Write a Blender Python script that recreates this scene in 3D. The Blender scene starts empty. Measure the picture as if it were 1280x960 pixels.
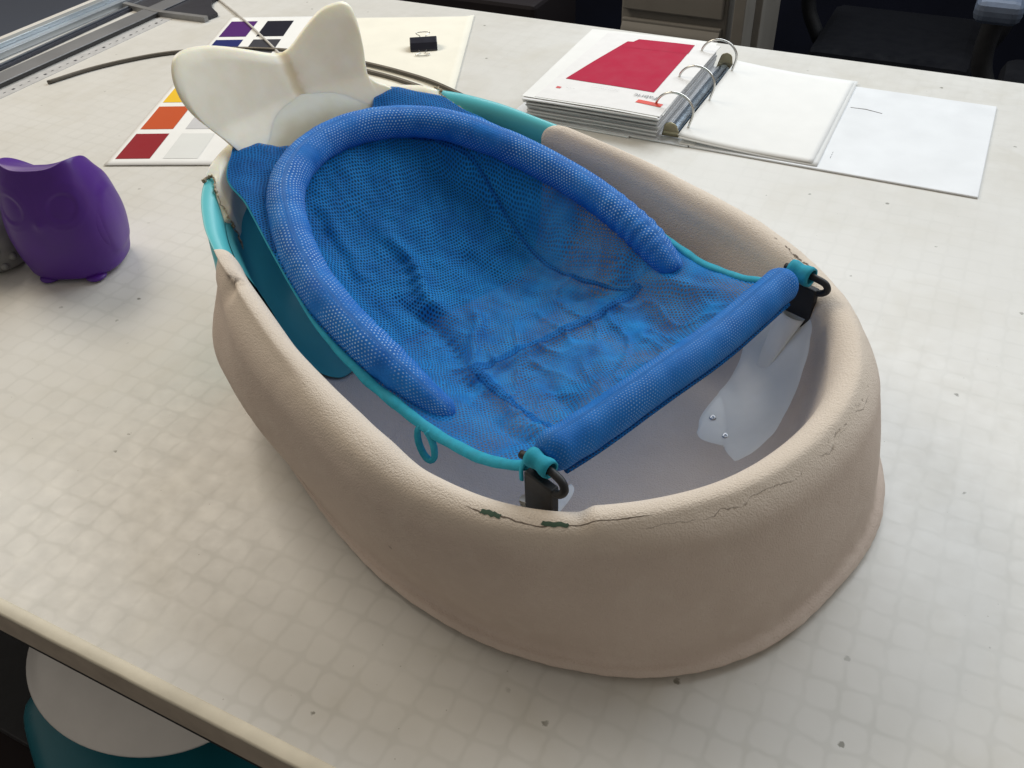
import bpy, bmesh, math, random
from mathutils import Vector, Matrix, noise
random.seed(7)
S = 0.0254                      # model unit: inches -> metres
sc = bpy.context.scene
COL = sc.collection
PI = math.pi

# ------------------------------------------------------------------ helpers
def lerp(a, b, t): return a + (b - a) * t
def clamp(x, a=0.0, b=1.0): return max(a, min(b, x))
def sstep(a, b, x):
    t = clamp((x - a) / (b - a)); return t * t * (3 - 2 * t)
def cr(pts, x):
    """Catmull-Rom through equally indexed points (tuples)"""
    n = len(pts) - 1
    x = clamp(x, 0, n); i = min(int(x), n - 1); t = x - i
    p1, p2 = pts[i], pts[i + 1]
    p0 = pts[i - 1] if i > 0 else tuple(2 * a - b for a, b in zip(p1, p2))
    p3 = pts[i + 2] if i + 2 <= n else tuple(2 * b - a for a, b in zip(p1, p2))
    return tuple(0.5 * (2 * b + (c - a) * t + (2 * a - 5 * b + 4 * c - d) * t * t + (3 * b - a - 3 * c + d) * t ** 3)
                 for a, b, c, d in zip(p0, p1, p2, p3))
def interp(xs, ys, x):
    """smooth monotone-ish interpolation through unequal knots"""
    if x <= xs[0]: return ys[0]
    if x >= xs[-1]: return ys[-1]
    for i in range(len(xs) - 1):
        if x <= xs[i + 1]: break
    h = xs[i + 1] - xs[i]; t = (x - xs[i]) / h
    def sl(j):
        if j == 0: return (ys[1] - ys[0]) / (xs[1] - xs[0])
        if j == len(xs) - 1: return (ys[-1] - ys[-2]) / (xs[-1] - xs[-2])
        return (ys[j + 1] - ys[j - 1]) / (xs[j + 1] - xs[j - 1])
    m0, m1 = sl(i) * h, sl(i + 1) * h
    return (2*t**3 - 3*t*t + 1) * ys[i] + (t**3 - 2*t*t + t) * m0 + (-2*t**3 + 3*t*t) * ys[i + 1] + (t**3 - t*t) * m1

def tag(o, label=None, cat=None, group=None, kind=None):
    if label: o['label'] = label
    if cat: o['category'] = cat
    if group: o['group'] = group
    if kind: o['kind'] = kind
    return o
ORIG = {}
def root(name, loc, label, cat, group=None):
    o = bpy.data.objects.new(name, None); COL.objects.link(o)
    o.location = Vector(loc) * S; o.empty_display_size = .03
    ORIG[o.name] = Vector(loc)
    return tag(o, label, cat, group)
def mk(name, verts, faces, m, parent=None, uvs=None, smooth=True, loc=None, edges=()):
    """one mesh object; verts in world inches; parent origin is subtracted"""
    top = parent
    org = Vector((0, 0, 0))
    if parent is not None: org = ORIG[parent.name]
    elif loc is not None: org = Vector(loc)
    me = bpy.data.meshes.new(name)
    me.from_pydata([(Vector(v) - org) * S for v in verts], list(edges), faces)
    if uvs is not None:
        ul = me.uv_layers.new(name='UVMap')
        for lp in me.loops: ul.data[lp.index].uv = uvs[lp.vertex_index]
    if smooth:
        for p in me.polygons: p.use_smooth = True
    me.validate()
    o = bpy.data.objects.new(name, me); COL.objects.link(o)
    if m is not None: me.materials.append(m)
    if parent is not None: o.parent = parent; ORIG[o.name] = org
    else: o.location = org * S; ORIG[o.name] = org
    return o
def fixn(o):
    bm = bmesh.new(); bm.from_mesh(o.data); bmesh.ops.recalc_face_normals(bm, faces=bm.faces[:]); bm.to_mesh(o.data); bm.free(); return o
def grid(fn, na, nb, closea=False, closeb=False, uvf=None):
    V = []; U = []; F = []
    for i in range(na):
        for j in range(nb):
            a = i / (na if closea else na - 1); b = j / (nb if closeb else nb - 1)
            V.append(fn(a, b)); U.append(uvf(a, b) if uvf else (a, b))
    for i in range(na if closea else na - 1):
        for j in range(nb if closeb else nb - 1):
            i2, j2 = (i + 1) % na, (j + 1) % nb
            F.append((i * nb + j, i2 * nb + j, i2 * nb + j2, i * nb + j2))
    return V, F, U
def mod_bevel(o, w, seg=2):
    b = o.modifiers.new('bevel', 'BEVEL'); b.width = w * S; b.segments = seg; b.limit_method = 'ANGLE'; b.angle_limit = math.radians(35)
    return o
def box(name, x0, x1, y0, y1, z0, z1, m, parent=None, bev=0.03, rz=0, loc=None):
    cx, cy = (x0 + x1) / 2, (y0 + y1) / 2
    vs = []
    for x in (x0, x1):
        for y in (y0, y1):
            for z in (z0, z1):
                dx, dy = x - cx, y - cy
                vs.append((cx + dx * math.cos(rz) - dy * math.sin(rz), cy + dx * math.sin(rz) + dy * math.cos(rz), z))
    fs = [(0, 1, 3, 2), (4, 6, 7, 5), (0, 4, 5, 1), (2, 3, 7, 6), (0, 2, 6, 4), (1, 5, 7, 3)]
    o = mk(name, vs, fs, m, parent, smooth=False, loc=loc if loc is not None else (None if parent else (cx, cy, z0)))
    if bev: mod_bevel(o, bev)
    return o
def tube(path, r, seg=16, cap=True, rf=None, twist=None, flat=1.0):
    """path: list of Vector; returns V,F,U. rf(t) radius factor"""
    V = []; F = []; U = []
    n = len(path); P = [Vector(p) for p in path]
    T = [(P[min(i + 1, n - 1)] - P[max(i - 1, 0)]).normalized() for i in range(n)]
    up = Vector((0, 0, 1)) if abs(T[0].z) < .9 else Vector((1, 0, 0))
    N = (up - T[0] * up.dot(T[0])).normalized(); L = 0
    for i in range(n):
        N = (N - T[i] * N.dot(T[i])).normalized(); B = T[i].cross(N)
        if i: L += (P[i] - P[i - 1]).length
        rr = r * (rf(i / (n - 1)) if rf else 1)
        for j in range(seg):
            a = 2 * PI * j / seg
            V.append(P[i] + N * (rr * math.cos(a) * flat) + B * (rr * math.sin(a)))
            U.append((L, j / seg * 2 * PI * r))
    for i in range(n - 1):
        for j in range(seg):
            j2 = (j + 1) % seg
            F.append((i * seg + j, i * seg + j2, (i + 1) * seg + j2, (i + 1) * seg + j))
    if cap:
        F.append(tuple(range(seg - 1, -1, -1))); F.append(tuple((n - 1) * seg + j for j in range(seg)))
    return V, F, U
def smoothpath(pts, n):
    return [Vector(cr(pts, i / (n - 1) * (len(pts) - 1))) for i in range(n)]
def join(*parts):
    V = []; F = []; U = []
    for v, f, u in parts:
        o = len(V); V += list(v); U += list(u); F += [tuple(i + o for i in q) for q in f]
    return V, F, U
def sub(o, lv=1):
    s = o.modifiers.new('sub', 'SUBSURF'); s.levels = lv; s.render_levels = lv; return o

# ------------------------------------------------------------------ materials
class MT:
    def __init__(s, name, base=(.5, .5, .5), rough=.5, metal=0, spec=.5, **kw):
        s.m = bpy.data.materials.new(name); s.m.use_nodes = True
        s.t = s.m.node_tree; s.b = s.t.nodes['Principled BSDF']
        s.b.inputs['Base Color'].default_value = (*base, 1); s.b.inputs['Roughness'].default_value = rough
        s.b.inputs['Metallic'].default_value = metal; s.b.inputs['Specular IOR Level'].default_value = spec
        for k, v in kw.items(): s.b.inputs[k.replace('_', ' ')].default_value = v
    def n(s, typ, **kw):
        nd = s.t.nodes.new(typ)
        for k, v in kw.items():
            if k.startswith('i_'): nd.inputs[k[2:].replace('_', ' ')].default_value = v
            else: setattr(nd, k, v)
        return nd
    def l(s, a, b): s.t.links.new(a, b)
    def math(s, op, a, b=None, c=None, clampv=False):
        nd = s.n('ShaderNodeMath', operation=op, use_clamp=clampv)
        for i, v in enumerate((a, b, c)):
            if v is None: continue
            if isinstance(v, (int, float)): nd.inputs[i].default_value = v
            else: s.l(v, nd.inputs[i])
        return nd.outputs[0]
    def noise(s, scale, detail=4, rough=.55, vec=None, dist=0):
        nd = s.n('ShaderNodeTexNoise'); nd.inputs['Scale'].default_value = scale; nd.inputs['Detail'].default_value = detail
        nd.inputs['Roughness'].default_value = rough; nd.inputs['Distortion'].default_value = dist
        if vec is None:
            if not hasattr(s, 'tc'): s.tc = s.n('ShaderNodeTexCoord')
            vec = s.tc.outputs['Object']
        s.l(vec, nd.inputs['Vector']); return nd.outputs['Fac']
    def mapr(s, v, a, b, c=0, d=1, smooth=False):
        nd = s.n('ShaderNodeMapRange'); nd.clamp = True
        if smooth: nd.interpolation_type = 'SMOOTHSTEP'
        for i, q in zip((1, 2, 3, 4), (a, b, c, d)): nd.inputs[i].default_value = q
        s.l(v, nd.inputs[0]); return nd.outputs[0]
    def mix(s, fac, a, b, typ='MIX'):
        nd = s.n('ShaderNodeMix', data_type='RGBA', blend_type=typ)
        if isinstance(fac, (int, float)): nd.inputs[0].default_value = fac
        else: s.l(fac, nd.inputs[0])
        for i, v in ((6, a), (7, b)):
            if isinstance(v, tuple): nd.inputs[i].default_value = (*v, 1)
            else: s.l(v, nd.inputs[i])
        return nd.outputs[2]
    def color(s, c): s.l(c, s.b.inputs['Base Color'])
    def bump(s, h, strength=.3, dist=.001, prev=None):
        nd = s.n('ShaderNodeBump'); nd.inputs['Strength'].default_value = strength; nd.inputs['Distance'].default_value = dist
        s.l(h, nd.inputs['Height'])
        if prev is not None: s.l(prev, nd.inputs['Normal'])
        s.l(nd.outputs[0], s.b.inputs['Normal']); return nd.outputs[0]
    def uv(s):
        nd = s.n('ShaderNodeUVMap'); nd.uv_map = 'UVMap'; sp = s.n('ShaderNodeSeparateXYZ'); s.l(nd.outputs[0], sp.inputs[0])
        return nd.outputs[0], sp.outputs[0], sp.outputs[1]

def plain(name, base, rough=.5, metal=0, var=.12, nscale=60, bump=.1, **kw):
    if rough >= .6 and not metal: kw.setdefault('spec', .2)
    k = MT(name, base, rough, metal, **kw)
    n = k.noise(nscale, 5)
    f = k.mapr(n, .3, .7)
    k.color(k.mix(f, tuple(c * (1 - var) for c in base), tuple(min(1, c * (1 + var * .6)) for c in base)))
    if bump: k.bump(k.noise(nscale * 6, 3), bump, .0004)
    r = k.mapr(k.noise(nscale * .5, 3), .3, .7, rough * .85, min(1, rough * 1.15)); k.l(r, k.b.inputs['Roughness'])
    return k.m

# beige clay shell; UV = (crest arclength-like s index 0..14 mirrored, row)
def mat_clay():
    k = MT('beige_clay', (.6, .5, .42), .75, spec=.25)
    big = k.noise(9, 4); mid = k.noise(45, 5); fine = k.noise(700, 3, .6)
    c = k.mix(k.mapr(big, .35, .7), (.665, .56, .485), (.60, .50, .43))
    c = k.mix(k.mapr(mid, .5, .75, 0, .45), c, (.70, .61, .53))
    uvv, u, r = k.uv()
    # crest band coloured paler, for the extra light the rim top catches
    band = k.math('MULTIPLY', k.mapr(r, 7.2, 9.4, smooth=True), k.mapr(r, 14, 12, smooth=True))
    c = k.mix(k.math('MULTIPLY', band, .75), c, (.84, .74, .62))
    c = k.mix(k.math('MULTIPLY', k.mapr(r, 14.2, 16.5, smooth=True), k.mapr(k.noise(14, 4), .3, .6, .45, .95)), c, (.68, .60, .545))  # inner wall and floor rows coloured paler to brighten the dim interior
    # grime spots
    vor = k.n('ShaderNodeTexVoronoi', feature='F1'); vor.inputs['Scale'].default_value = 38; k.l(k.tc.outputs['Object'], vor.inputs['Vector'])
    spots = k.math('MULTIPLY', k.mapr(vor.outputs['Distance'], .05, .09, 1, 0), k.mapr(k.noise(12, 2), .60, .66))
    c = k.mix(k.math('MULTIPLY', spots, .55), c, (.22, .18, .15))
    pit = k.math('MULTIPLY', k.mapr(k.math('ABSOLUTE', k.math('SUBTRACT', u, 9.55)), .10, .22, 1, 0), k.math('MULTIPLY', k.mapr(k.math('ABSOLUTE', k.math('SUBTRACT', r, 10.0)), .3, 1.2, 1, 0), k.mapr(k.noise(110, 4), .50, .60)))
    c = k.mix(k.math('MULTIPLY', pit, .8), c, (.16, .13, .11))
    # hairline crack round the front of the rim
    wob = k.math('MULTIPLY_ADD', k.noise(28, 5), 1.2, -.6)
    def crack(r0, ua, ub, w=.05, amp=1.0):
        d = k.math('ABSOLUTE', k.math('SUBTRACT', k.math('MULTIPLY_ADD', wob, amp, r), r0))
        m = k.mapr(d, w * .3, w, 1, 0)
        win = k.math('MULTIPLY', k.mapr(u, ua, ua + .15), k.mapr(u, ub - .15, ub, 1, 0))
        return k.math('MULTIPLY', m, win)
    c1 = k.math('ADD', k.math('MULTIPLY', crack(9.62, 2.7, 5.0, .075, .9), 1.8), k.math('MULTIPLY', crack(8.85, -1.6, 2.9, .035, 1.3), k.mapr(k.noise(50, 3), .42, .56)))
    c2 = k.math('MULTIPLY', k.math('MULTIPLY', crack(9.1, -1.9, -.1, .10, 1.2), k.mapr(k.noise(190, 3), .50, .58)), .7)
    c3 = k.math('MULTIPLY', crack(10.2, -5.6, -4.3, .12, 2.0), k.mapr(k.noise(130, 3), .5, .56))
    cks = k.math('ADD', k.math('ADD', k.math('MULTIPLY', c1, .5), k.math('MULTIPLY', c2, .8)), c3, clampv=True)
    c = k.mix(cks, c, (.16, .12, .09))
    k.color(c)
    leath = k.n('ShaderNodeTexVoronoi', feature='SMOOTH_F1'); leath.inputs['Scale'].default_value = 420; k.l(k.tc.outputs['Object'], leath.inputs['Vector'])
    rough_patch = k.math('MULTIPLY', k.mapr(k.noise(25, 4), 0.45, .62, .12, .6), k.math('MULTIPLY', k.mapr(r, 6, 8.2, .45, 1), k.mapr(r, 14.5, 12, .3, 1)))
    h = k.math('ADD', k.math('MULTIPLY', leath.outputs['Distance'], rough_patch), k.math('MULTIPLY', fine, 1.9))
    h = k.math('ADD', h, k.math('MULTIPLY', k.noise(90, 4), .45))
    h = k.math('SUBTRACT', h, k.math('MULTIPLY', cks, 1.5))
    k.bump(h, .6, .0010)
    return k.m
def mat_table():
    k = MT('translucent_board_cover', (.7, .68, .62), .36, spec=.5)
    uvv, u, v = k.uv()
    wn = k.n('ShaderNodeTexNoise'); wn.inputs['Scale'].default_value = 1.1; wn.inputs['Detail'].default_value = 2; k.l(uvv, wn.inputs['Vector'])
    sep = k.n('ShaderNodeSeparateXYZ'); k.l(wn.outputs['Color'], sep.inputs[0])
    def ln(x, wv):
        x = k.math('MULTIPLY_ADD', wv, .34, x)
        fr = k.math('FRACT', x)
        d = k.math('ABSOLUTE', k.math('SUBTRACT', fr, .5))       # 0 centre of cell, .5 on line
        return d
    du = ln(u, sep.outputs[0]); dv = ln(v, sep.outputs[1])
    d = k.math('POWER', k.math('ADD', k.math('POWER', du, 4.5), k.math('POWER', dv, 4.5)), 1 / 4.5)
    line = k.mapr(d, .375, .50, 0, 1, smooth=True)
    yf = k.mapr(v, 12, 46, 1.0, .28)
    big = k.noise(.12 / 1, 3, vec=uvv); med = k.noise(.7, 4, vec=uvv)
    base = k.mix(k.mapr(med, .3, .7), (.67, .655, .615), (.63, .615, .57))
    base = k.mix(k.mapr(big, .35, .65), base, (.69, .68, .645))
    cell = k.n('ShaderNodeTexWhiteNoise', noise_dimensions='2D'); 
    fl = k.n('ShaderNodeVectorMath', operation='FLOOR'); 
    addv = k.n('ShaderNodeVectorMath', operation='ADD'); k.l(uvv, addv.inputs[0]); addv.inputs[1].default_value = (.11, .11, 0)
    k.l(addv.outputs[0], fl.inputs[0]); k.l(fl.outputs[0], cell.inputs['Vector'])
    base = k.mix(k.math('MULTIPLY', cell.outputs['Value'], .05), base, (.5, .5, .47))
    st = k.mapr(k.noise(.35, 3, vec=uvv), .3, .68, .2, .95)
    base = k.mix(k.math('MULTIPLY', line, k.math('MULTIPLY', k.math('MULTIPLY', st, yf), .38)), base, (.45, .445, .40))
    base = k.mix(k.math('MULTIPLY', k.mapr(k.noise(.22, 5, vec=uvv, dist=.8), .50, .74), .26), base, (.50, .46, .36))
    # little chips and scuffs of old clay
    vo = k.n('ShaderNodeTexVoronoi', feature='F1'); vo.inputs['Scale'].default_value = .62; vo.inputs['Randomness'].default_value = 1; k.l(uvv, vo.inputs['Vector'])
    dd = k.math('ADD', vo.outputs['Distance'], k.math('MULTIPLY', k.noise(9, 3, vec=uvv), .12))
    sp = k.math('MULTIPLY', k.mapr(dd, .105, .13, 1, 0), k.mapr(k.noise(.35, 2, vec=uvv), .42, .52))
    base = k.mix(k.math('MULTIPLY', sp, .75), base, (.12, .115, .08))
    vo2 = k.n('ShaderNodeTexVoronoi', feature='F1'); vo2.inputs['Scale'].default_value = 2.2; k.l(uvv, vo2.inputs['Vector'])
    sp2 = k.math('MULTIPLY', k.mapr(k.math('ADD', vo2.outputs['Distance'], k.math('MULTIPLY', k.noise(20, 2, vec=uvv), .1)), .085, .11, 1, 0), k.mapr(k.noise(.6, 2, vec=uvv), .52, .6))
    base = k.mix(k.math('MULTIPLY', sp2, .5), base, (.2, .17, .12))
    k.color(base)
    k.l(k.mapr(k.noise(1.3, 4, vec=uvv), .3, .7, .32, .42), k.b.inputs['Roughness'])
    k.bump(k.noise(.9, 3, vec=uvv), .06, .002)
    return k.m
def mat_mesh(name, cont, dotk=.9, holes=True, dots=False, pitch=.15, base=(.006, .21, .66), light=(.018, .36, .92)):
    """knitted mesh cloth, UV in inches"""
    k = MT(name, base, .65, spec=.2)
    uvv, u, v = k.uv()
    wn = k.n('ShaderNodeTexNoise'); wn.inputs['Scale'].default_value = 1.1; wn.inputs['Detail'].default_value = 2; k.l(uvv, wn.inputs['Vector'])
    sep = k.n('ShaderNodeSeparateXYZ'); k.l(wn.outputs['Color'], sep.inputs[0])
    U = k.math('DIVIDE', k.math('MULTIPLY_ADD', sep.outputs[0], .25, u), pitch)
    Vv = k.math('DIVIDE', k.math('MULTIPLY_ADD', sep.outputs[1], .25, v), pitch * .8)
    row = k.math('FLOOR', Vv)
    U2 = k.math('ADD', U, k.math('MULTIPLY', k.math('MODULO', row, 2), .5))
    fu = k.math('ABSOLUTE', k.math('SUBTRACT', k.math('FRACT', U2), .5))
    fv = k.math('ABSOLUTE', k.math('SUBTRACT', k.math('FRACT', Vv), .5))
    d = k.math('SQRT', k.math('ADD', k.math('POWER', fu, 2), k.math('POWER', k.math('MULTIPLY', fv, .9), 2)))
    if dots:
        hole = k.mapr(d, .14, .27, 1, 0)
    else:
        hole = k.mapr(d, .22, .38, 1, 0)
    patch = k.math('MAXIMUM', k.mapr(k.noise(.33, 3, vec=uvv, dist=.6), .44, .56), k.mapr(u, 13.5, 17.5)) if cont else None
    vein = k.noise(.8, 3, vec=uvv)
    c = k.mix(k.mapr(vein, .3, .7), base, light)
    if dots:
        c = k.mix(k.math('MULTIPLY', hole, k.mapr(k.noise(.45, 3, vec=uvv), .36, .54, .0, dotk)), c, (.42, .64, .95))
        k.color(c)
    else:
        vis = k.math('MULTIPLY_ADD', patch, .82, .14) if patch is not None else .9
        c = k.mix(k.math('MULTIPLY', hole, vis), c, (.003, .045, .17))
        k.color(c)
        tr = k.n('ShaderNodeBsdfTransparent'); mx = k.n('ShaderNodeMixShader')
        op = k.math('MULTIPLY', hole, patch) if patch is not None else hole
        op = k.math('MULTIPLY', op, .30)
        op = k.math('ADD', op, .03)
        if cont: op = k.math('ADD', op, k.math('MULTIPLY', k.math('MULTIPLY', k.mapr(u, 17, 13), k.mapr(k.noise(.45, 3, vec=uvv, dist=.5), .40, .58)), k.math('MULTIPLY_ADD', hole, .38, .12)), clampv=True)
        k.l(op, mx.inputs[0]); k.l(k.b.outputs[0], mx.inputs[1]); k.l(tr.outputs[0], mx.inputs[2])
        # thin cloth lets light through
        tl = k.n('ShaderNodeBsdfTranslucent'); k.l(c, tl.inputs[0]); m2 = k.n('ShaderNodeMixShader'); m2.inputs[0].default_value = .35
        k.l(k.b.outputs[0], m2.inputs[1]); k.l(tl.outputs[0], m2.inputs[2]); k.l(m2.outputs[0], mx.inputs[1])
        out = k.t.nodes['Material Output']; k.l(mx.outputs[0], out.inputs['Surface'])
    h = k.math('ADD', k.math('MULTIPLY', hole, -.6), k.math('MULTIPLY', k.noise(1.6, 2, vec=uvv), 1.0))
    k.bump(h, .5, .0009)
    return k.m

M = {}
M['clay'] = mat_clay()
M['table'] = mat_table()
M['mesh'] = mat_mesh('blue_mesh_cloth', True)
M['mesh_ear'] = mat_mesh('blue_double_mesh_cloth', False, pitch=.13, base=(.005, .16, .52), light=(.012, .27, .74))
M['ring'] = mat_mesh('blue_padded_mesh', False, dots=True, pitch=.15, base=(.006, .12, .48), light=(.014, .19, .62))
M['bar'] = mat_mesh('blue_bar_cloth', False, dotk=.45, dots=True, pitch=.11, base=(.006, .13, .47), light=(.014, .18, .58))
M['teal'] = plain('teal_plastic', (.10, .55, .60), .38, var=.05, nscale=20, bump=.05)
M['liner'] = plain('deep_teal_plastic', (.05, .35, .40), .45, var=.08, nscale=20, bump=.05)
M['bind'] = plain('turquoise_binding_cloth', (.03, .36, .50), .7, var=.15, nscale=150, bump=.3)
M['black'] = plain('black_plastic', (.010, .011, .014), .55, nscale=80)
M['white_pl'] = plain('white_plastic_panel', (.90, .89, .84), .35, var=.05, nscale=30, bump=.05)
M['steel'] = plain('steel', (.55, .55, .56), .3, 1.0, var=.1)
M['chrome'] = plain('ring_metal', (.62, .61, .58), .25, 1.0, var=.1)
M['green'] = plain('green_chip', (.065, .11, .075), .6, nscale=300)
M['darkrod'] = plain('dark_rod', (.12, .11, .095), .45, .6, nscale=200)
M['edge'] = plain('cream_edge_strip', (.78, .72, .58), .5, var=.12, nscale=30)
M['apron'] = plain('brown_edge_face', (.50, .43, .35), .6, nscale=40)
M['frame'] = plain('dark_table_frame', (.035, .035, .037), .5)
M['paper'] = plain('white_paper', (.82, .82, .80), .7, var=.03, nscale=20, bump=.1)
M['paper2'] = plain('cream_paper', (.84, .81, .70), .7, var=.03, nscale=20, bump=.1)
M['pages'] = plain('page_stack_paper', (.66, .66, .66), .7, var=.15, nscale=60, bump=.2)
M['cover'] = plain('white_binder_vinyl', (.80, .82, .84), .35, var=.03, nscale=20)
M['owl'] = plain('purple_soft_plastic', (.072, .010, .23), .42, var=.08, nscale=30, bump=.12)
M['grey_pl'] = plain('grey_plastic', (.20, .20, .20), .4, var=.25, nscale=40)
M['floor'] = plain('dark_floor_carpet', (.014, .017, .028), .9, var=.3, nscale=30)
M['navy'] = plain('navy_panel', (.007, .009, .02), .8, var=.3, nscale=4)
M['cab'] = plain('grey_brown_cabinet', (.24, .225, .20), .5, var=.06, nscale=20)
M['cab2'] = plain('cabinet_shadow_gap', (.02, .02, .02), .7)
M['chair'] = plain('chair_cloth', (.003, .0035, .006), .9)
M['armrest'] = plain('grey_blue_armrest', (.10, .13, .19), .5)
M['bowl'] = plain('grey_white_plastic', (.80, .77, .73), .22, var=.05, nscale=20, bump=.04)
M['teal2'] = plain('dark_teal_plastic', (.012, .16, .21), .3, var=.1, nscale=20)
M['foam'] = plain('black_print', (.02, .02, .03), .5)
def mat_resin():
    k = MT('cream_resin', (.76, .71, .54), .38, spec=.4)
    uvv, u, v = k.uv()
    n = k.noise(30, 4)
    c = k.mix(k.mapr(n, .35, .7), (.94, .90, .77), (.88, .83, .67))
    # yellow glue seam down the middle + amber stain low down
    seam = k.mapr(k.math('ABSOLUTE', k.math('ADD', k.math('SUBTRACT', u, .0), k.math('MULTIPLY_ADD', k.noise(60, 3), .5, -.25))), .05, .38, 1, 0, smooth=True)
    c = k.mix(k.math('MULTIPLY', seam, .55), c, (.66, .52, .24))
    low = k.math('MULTIPLY', k.mapr(k.math('MULTIPLY_ADD', k.noise(16, 3), 1.8, v), 7.7, 8.9, 1, 0, smooth=True), .6)
    c = k.mix(low, c, (.50, .40, .20))
    k.color(c)
    k.l(k.mapr(n, .3, .7, .3, .5), k.b.inputs['Roughness'])
    k.b.inputs['Subsurface Weight'].default_value = .6
    k.b.inputs['Subsurface Radius'].default_value = (.012, .009, .005)
    k.b.inputs['Subsurface Scale'].default_value = .6
    k.bump(k.noise(120, 4), .12, .0006)
    return k.m
M['resin'] = mat_resin()
def mat_ragged():
    k = MT('ragged_glue', (.5, .42, .28), .6)
    c = k.mix(k.mapr(k.noise(220, 5), .4, .6), (.62, .55, .40), (.22, .15, .08)); k.color(c); k.bump(k.noise(400, 5), .9, .002); return k.m
M['glue'] = mat_ragged()

# ------------------------------------------------------------------ camera (solved from the one-inch grid of the board)
RX = (.89576315, .44320149, -.03436322); UP = (-.26615478, .59663127, .75709495); FW = (-.35604778, .66903181, -.6524005)
cam_d = bpy.data.cameras.new('Camera'); cam = bpy.data.objects.new('Camera', cam_d); COL.objects.link(cam)
mw = Matrix(((RX[0], UP[0], -FW[0], 0), (RX[1], UP[1], -FW[1], 0), (RX[2], UP[2], -FW[2], 23.9258 * S), (0, 0, 0, 1)))
cam.matrix_world = mw
cam_d.sensor_width = 36; cam_d.lens = 36 * 1119.52 / 1280; cam_d.clip_start = .02; cam_d.clip_end = 100
sc.camera = cam

# ------------------------------------------------------------------ table
TX0, TX1, TY0, TY1 = -68.5, 34.0, 8.05, 64.2
tb = root('work_table', (-17, 36, -36), 'large pale work table with a translucent cover over a one inch grid', 'table')
mk('table_top', [(TX0, TY0, 0), (TX1, TY0, 0), (TX1, TY1, 0), (TX0, TY1, 0), (TX0, TY0, -.7), (TX1, TY0, -.7), (TX1, TY1, -.7), (TX0, TY1, -.7)],
   [(0, 1, 2, 3), (4, 7, 6, 5), (0, 4, 5, 1), (2, 6, 7, 3), (1, 5, 6, 2), (0, 3, 7, 4)], M['table'], tb,
   uvs=[(x + .17, y + .4) for x, y in [(TX0, TY0), (TX1, TY0), (TX1, TY1), (TX0, TY1)] * 2], smooth=False)
def edge_strip():
    # slightly worn cream lip with a wavy lower edge
    n = 220; V = []; F = []
    for i in range(n):
        x = lerp(TX0, TX1, i / (n - 1)); w = .04 * noise.noise(Vector((x * .7, 0, 3))) + .03 * noise.noise(Vector((x * 3, 2, 3)))
        V += [(x, TY0 - .003, -.25), (x, TY0 - .003, .015), (x, TY0 - .05, .03), (x, TY0 - .40 + w * .4, .03), (x, TY0 - .46 + w * .5, -.02), (x, TY0 - .47 + w * .5, -.12), (x, TY0 - .30, -.25)]
    for i in range(n - 1):
        for j in range(7):
            a, b = i * 7 + j, i * 7 + (j + 1) % 7; F.append((a, b, b + 7, a + 7))
    return V, F
v, f = edge_strip(); mk('edge_strip', v, f, M['edge'], tb)
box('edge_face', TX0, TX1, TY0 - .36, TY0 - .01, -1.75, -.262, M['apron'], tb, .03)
box('apron', TX0 + .5, TX1 - .5, TY0 + .05, TY0 + 1.0, -3.3, -1.77, M['frame'], tb, .04)
box('apron', TX0 + .5, TX1 - .5, TY1 - 1.5, TY1 - .5, -3.3, -.71, M['frame'], tb, .04)
for x in (TX0 + 2, TX1 - 2):
    for y in (TY0 + 2.5, TY1 - 3): box('leg', x - 1, x + 1, y - 1, y + 1, -36, -.75, M['frame'], tb, .05)
box('lower_shelf', TX0 + 3, -8, TY0 + 1.2, TY1 - 6, -22.6, -22, M['frame'], tb, .05)

# ------------------------------------------------------------------ tub frame
AX, AY = .7, 19.5
DX, DY, NX, NY = -.93969, .34202, -.34202, -.93969
def TW(s, k, z): return Vector((AX + s * DX + k * NX, AY + s * DY + k * NY, z))
CREST = [(2.0, 0, 5.6), (2.2, 2.0, 5.58), (2.85, 3.8, 5.5), (4.05, 5.6, 5.4), (5.6, 7.1, 5.32), (7.6, 8.15, 5.35), (10.2, 8.75, 5.5), (12.8, 8.8, 5.8), (15.4, 8.5, 6.2),
         (18.2, 8.05, 6.6), (20.9, 7.55, 6.95), (23.2, 6.95, 7.3), (25.3, 5.6, 7.65), (26.8, 3.2, 7.9), (27.4, 0, 8.0)]
BASE = [(0, 0), (.22, 2.6), (1.05, 4.85), (2.6, 6.8), (4.7, 8.25), (7.4, 9.3), (10.3, 9.7), (13.3, 9.55), (16.4, 9.1), (19.4, 8.4), (21.9, 7.4), (23.8, 6.0), (25.0, 4.2), (25.7, 2.1), (25.9, 0)]
NH = 14
def full(lst):
    return [tuple((p[1] if i == 1 else p[i]) for i in range(len(p))) for p in lst]
def loopval(lst, u):
    """u in [-14,14], negative = far side (k<0)"""
    m = len(lst) - 1; sgn = 1 if u >= 0 else -1; a = abs(u)
    n = len(lst)
    ext = [(lst[1][0], -lst[1][1], *lst[1][2:])] + list(lst) + [(lst[-2][0], -lst[-2][1], *lst[-2][2:])]
    q = cr(ext, a + 1)
    return (q[0], q[1] * sgn, *q[2:])
def nrm(u):
    e = .05
    a = loopval(CREST, u - e) if u - e >= -14 else loopval(CREST, -14); b = loopval(CREST, u + e) if u + e <= 14 else loopval(CREST, 14)
    tx, ty = b[0] - a[0], b[1] - a[1]; L = math.hypot(tx, ty) or 1
    return (-(ty / L), tx / L)            # outward
def crest_dip(u):
    """chipped, cut-down length of rim round the near hook"""
    return sstep(3.35, 3.6, u) * (1 - sstep(5.6, 6.3, u)) if u > 0 else .35 * sstep(-5.3, -4.9, u) * (1 - sstep(-4.3, -3.9, u))
ROWS = 19
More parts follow.
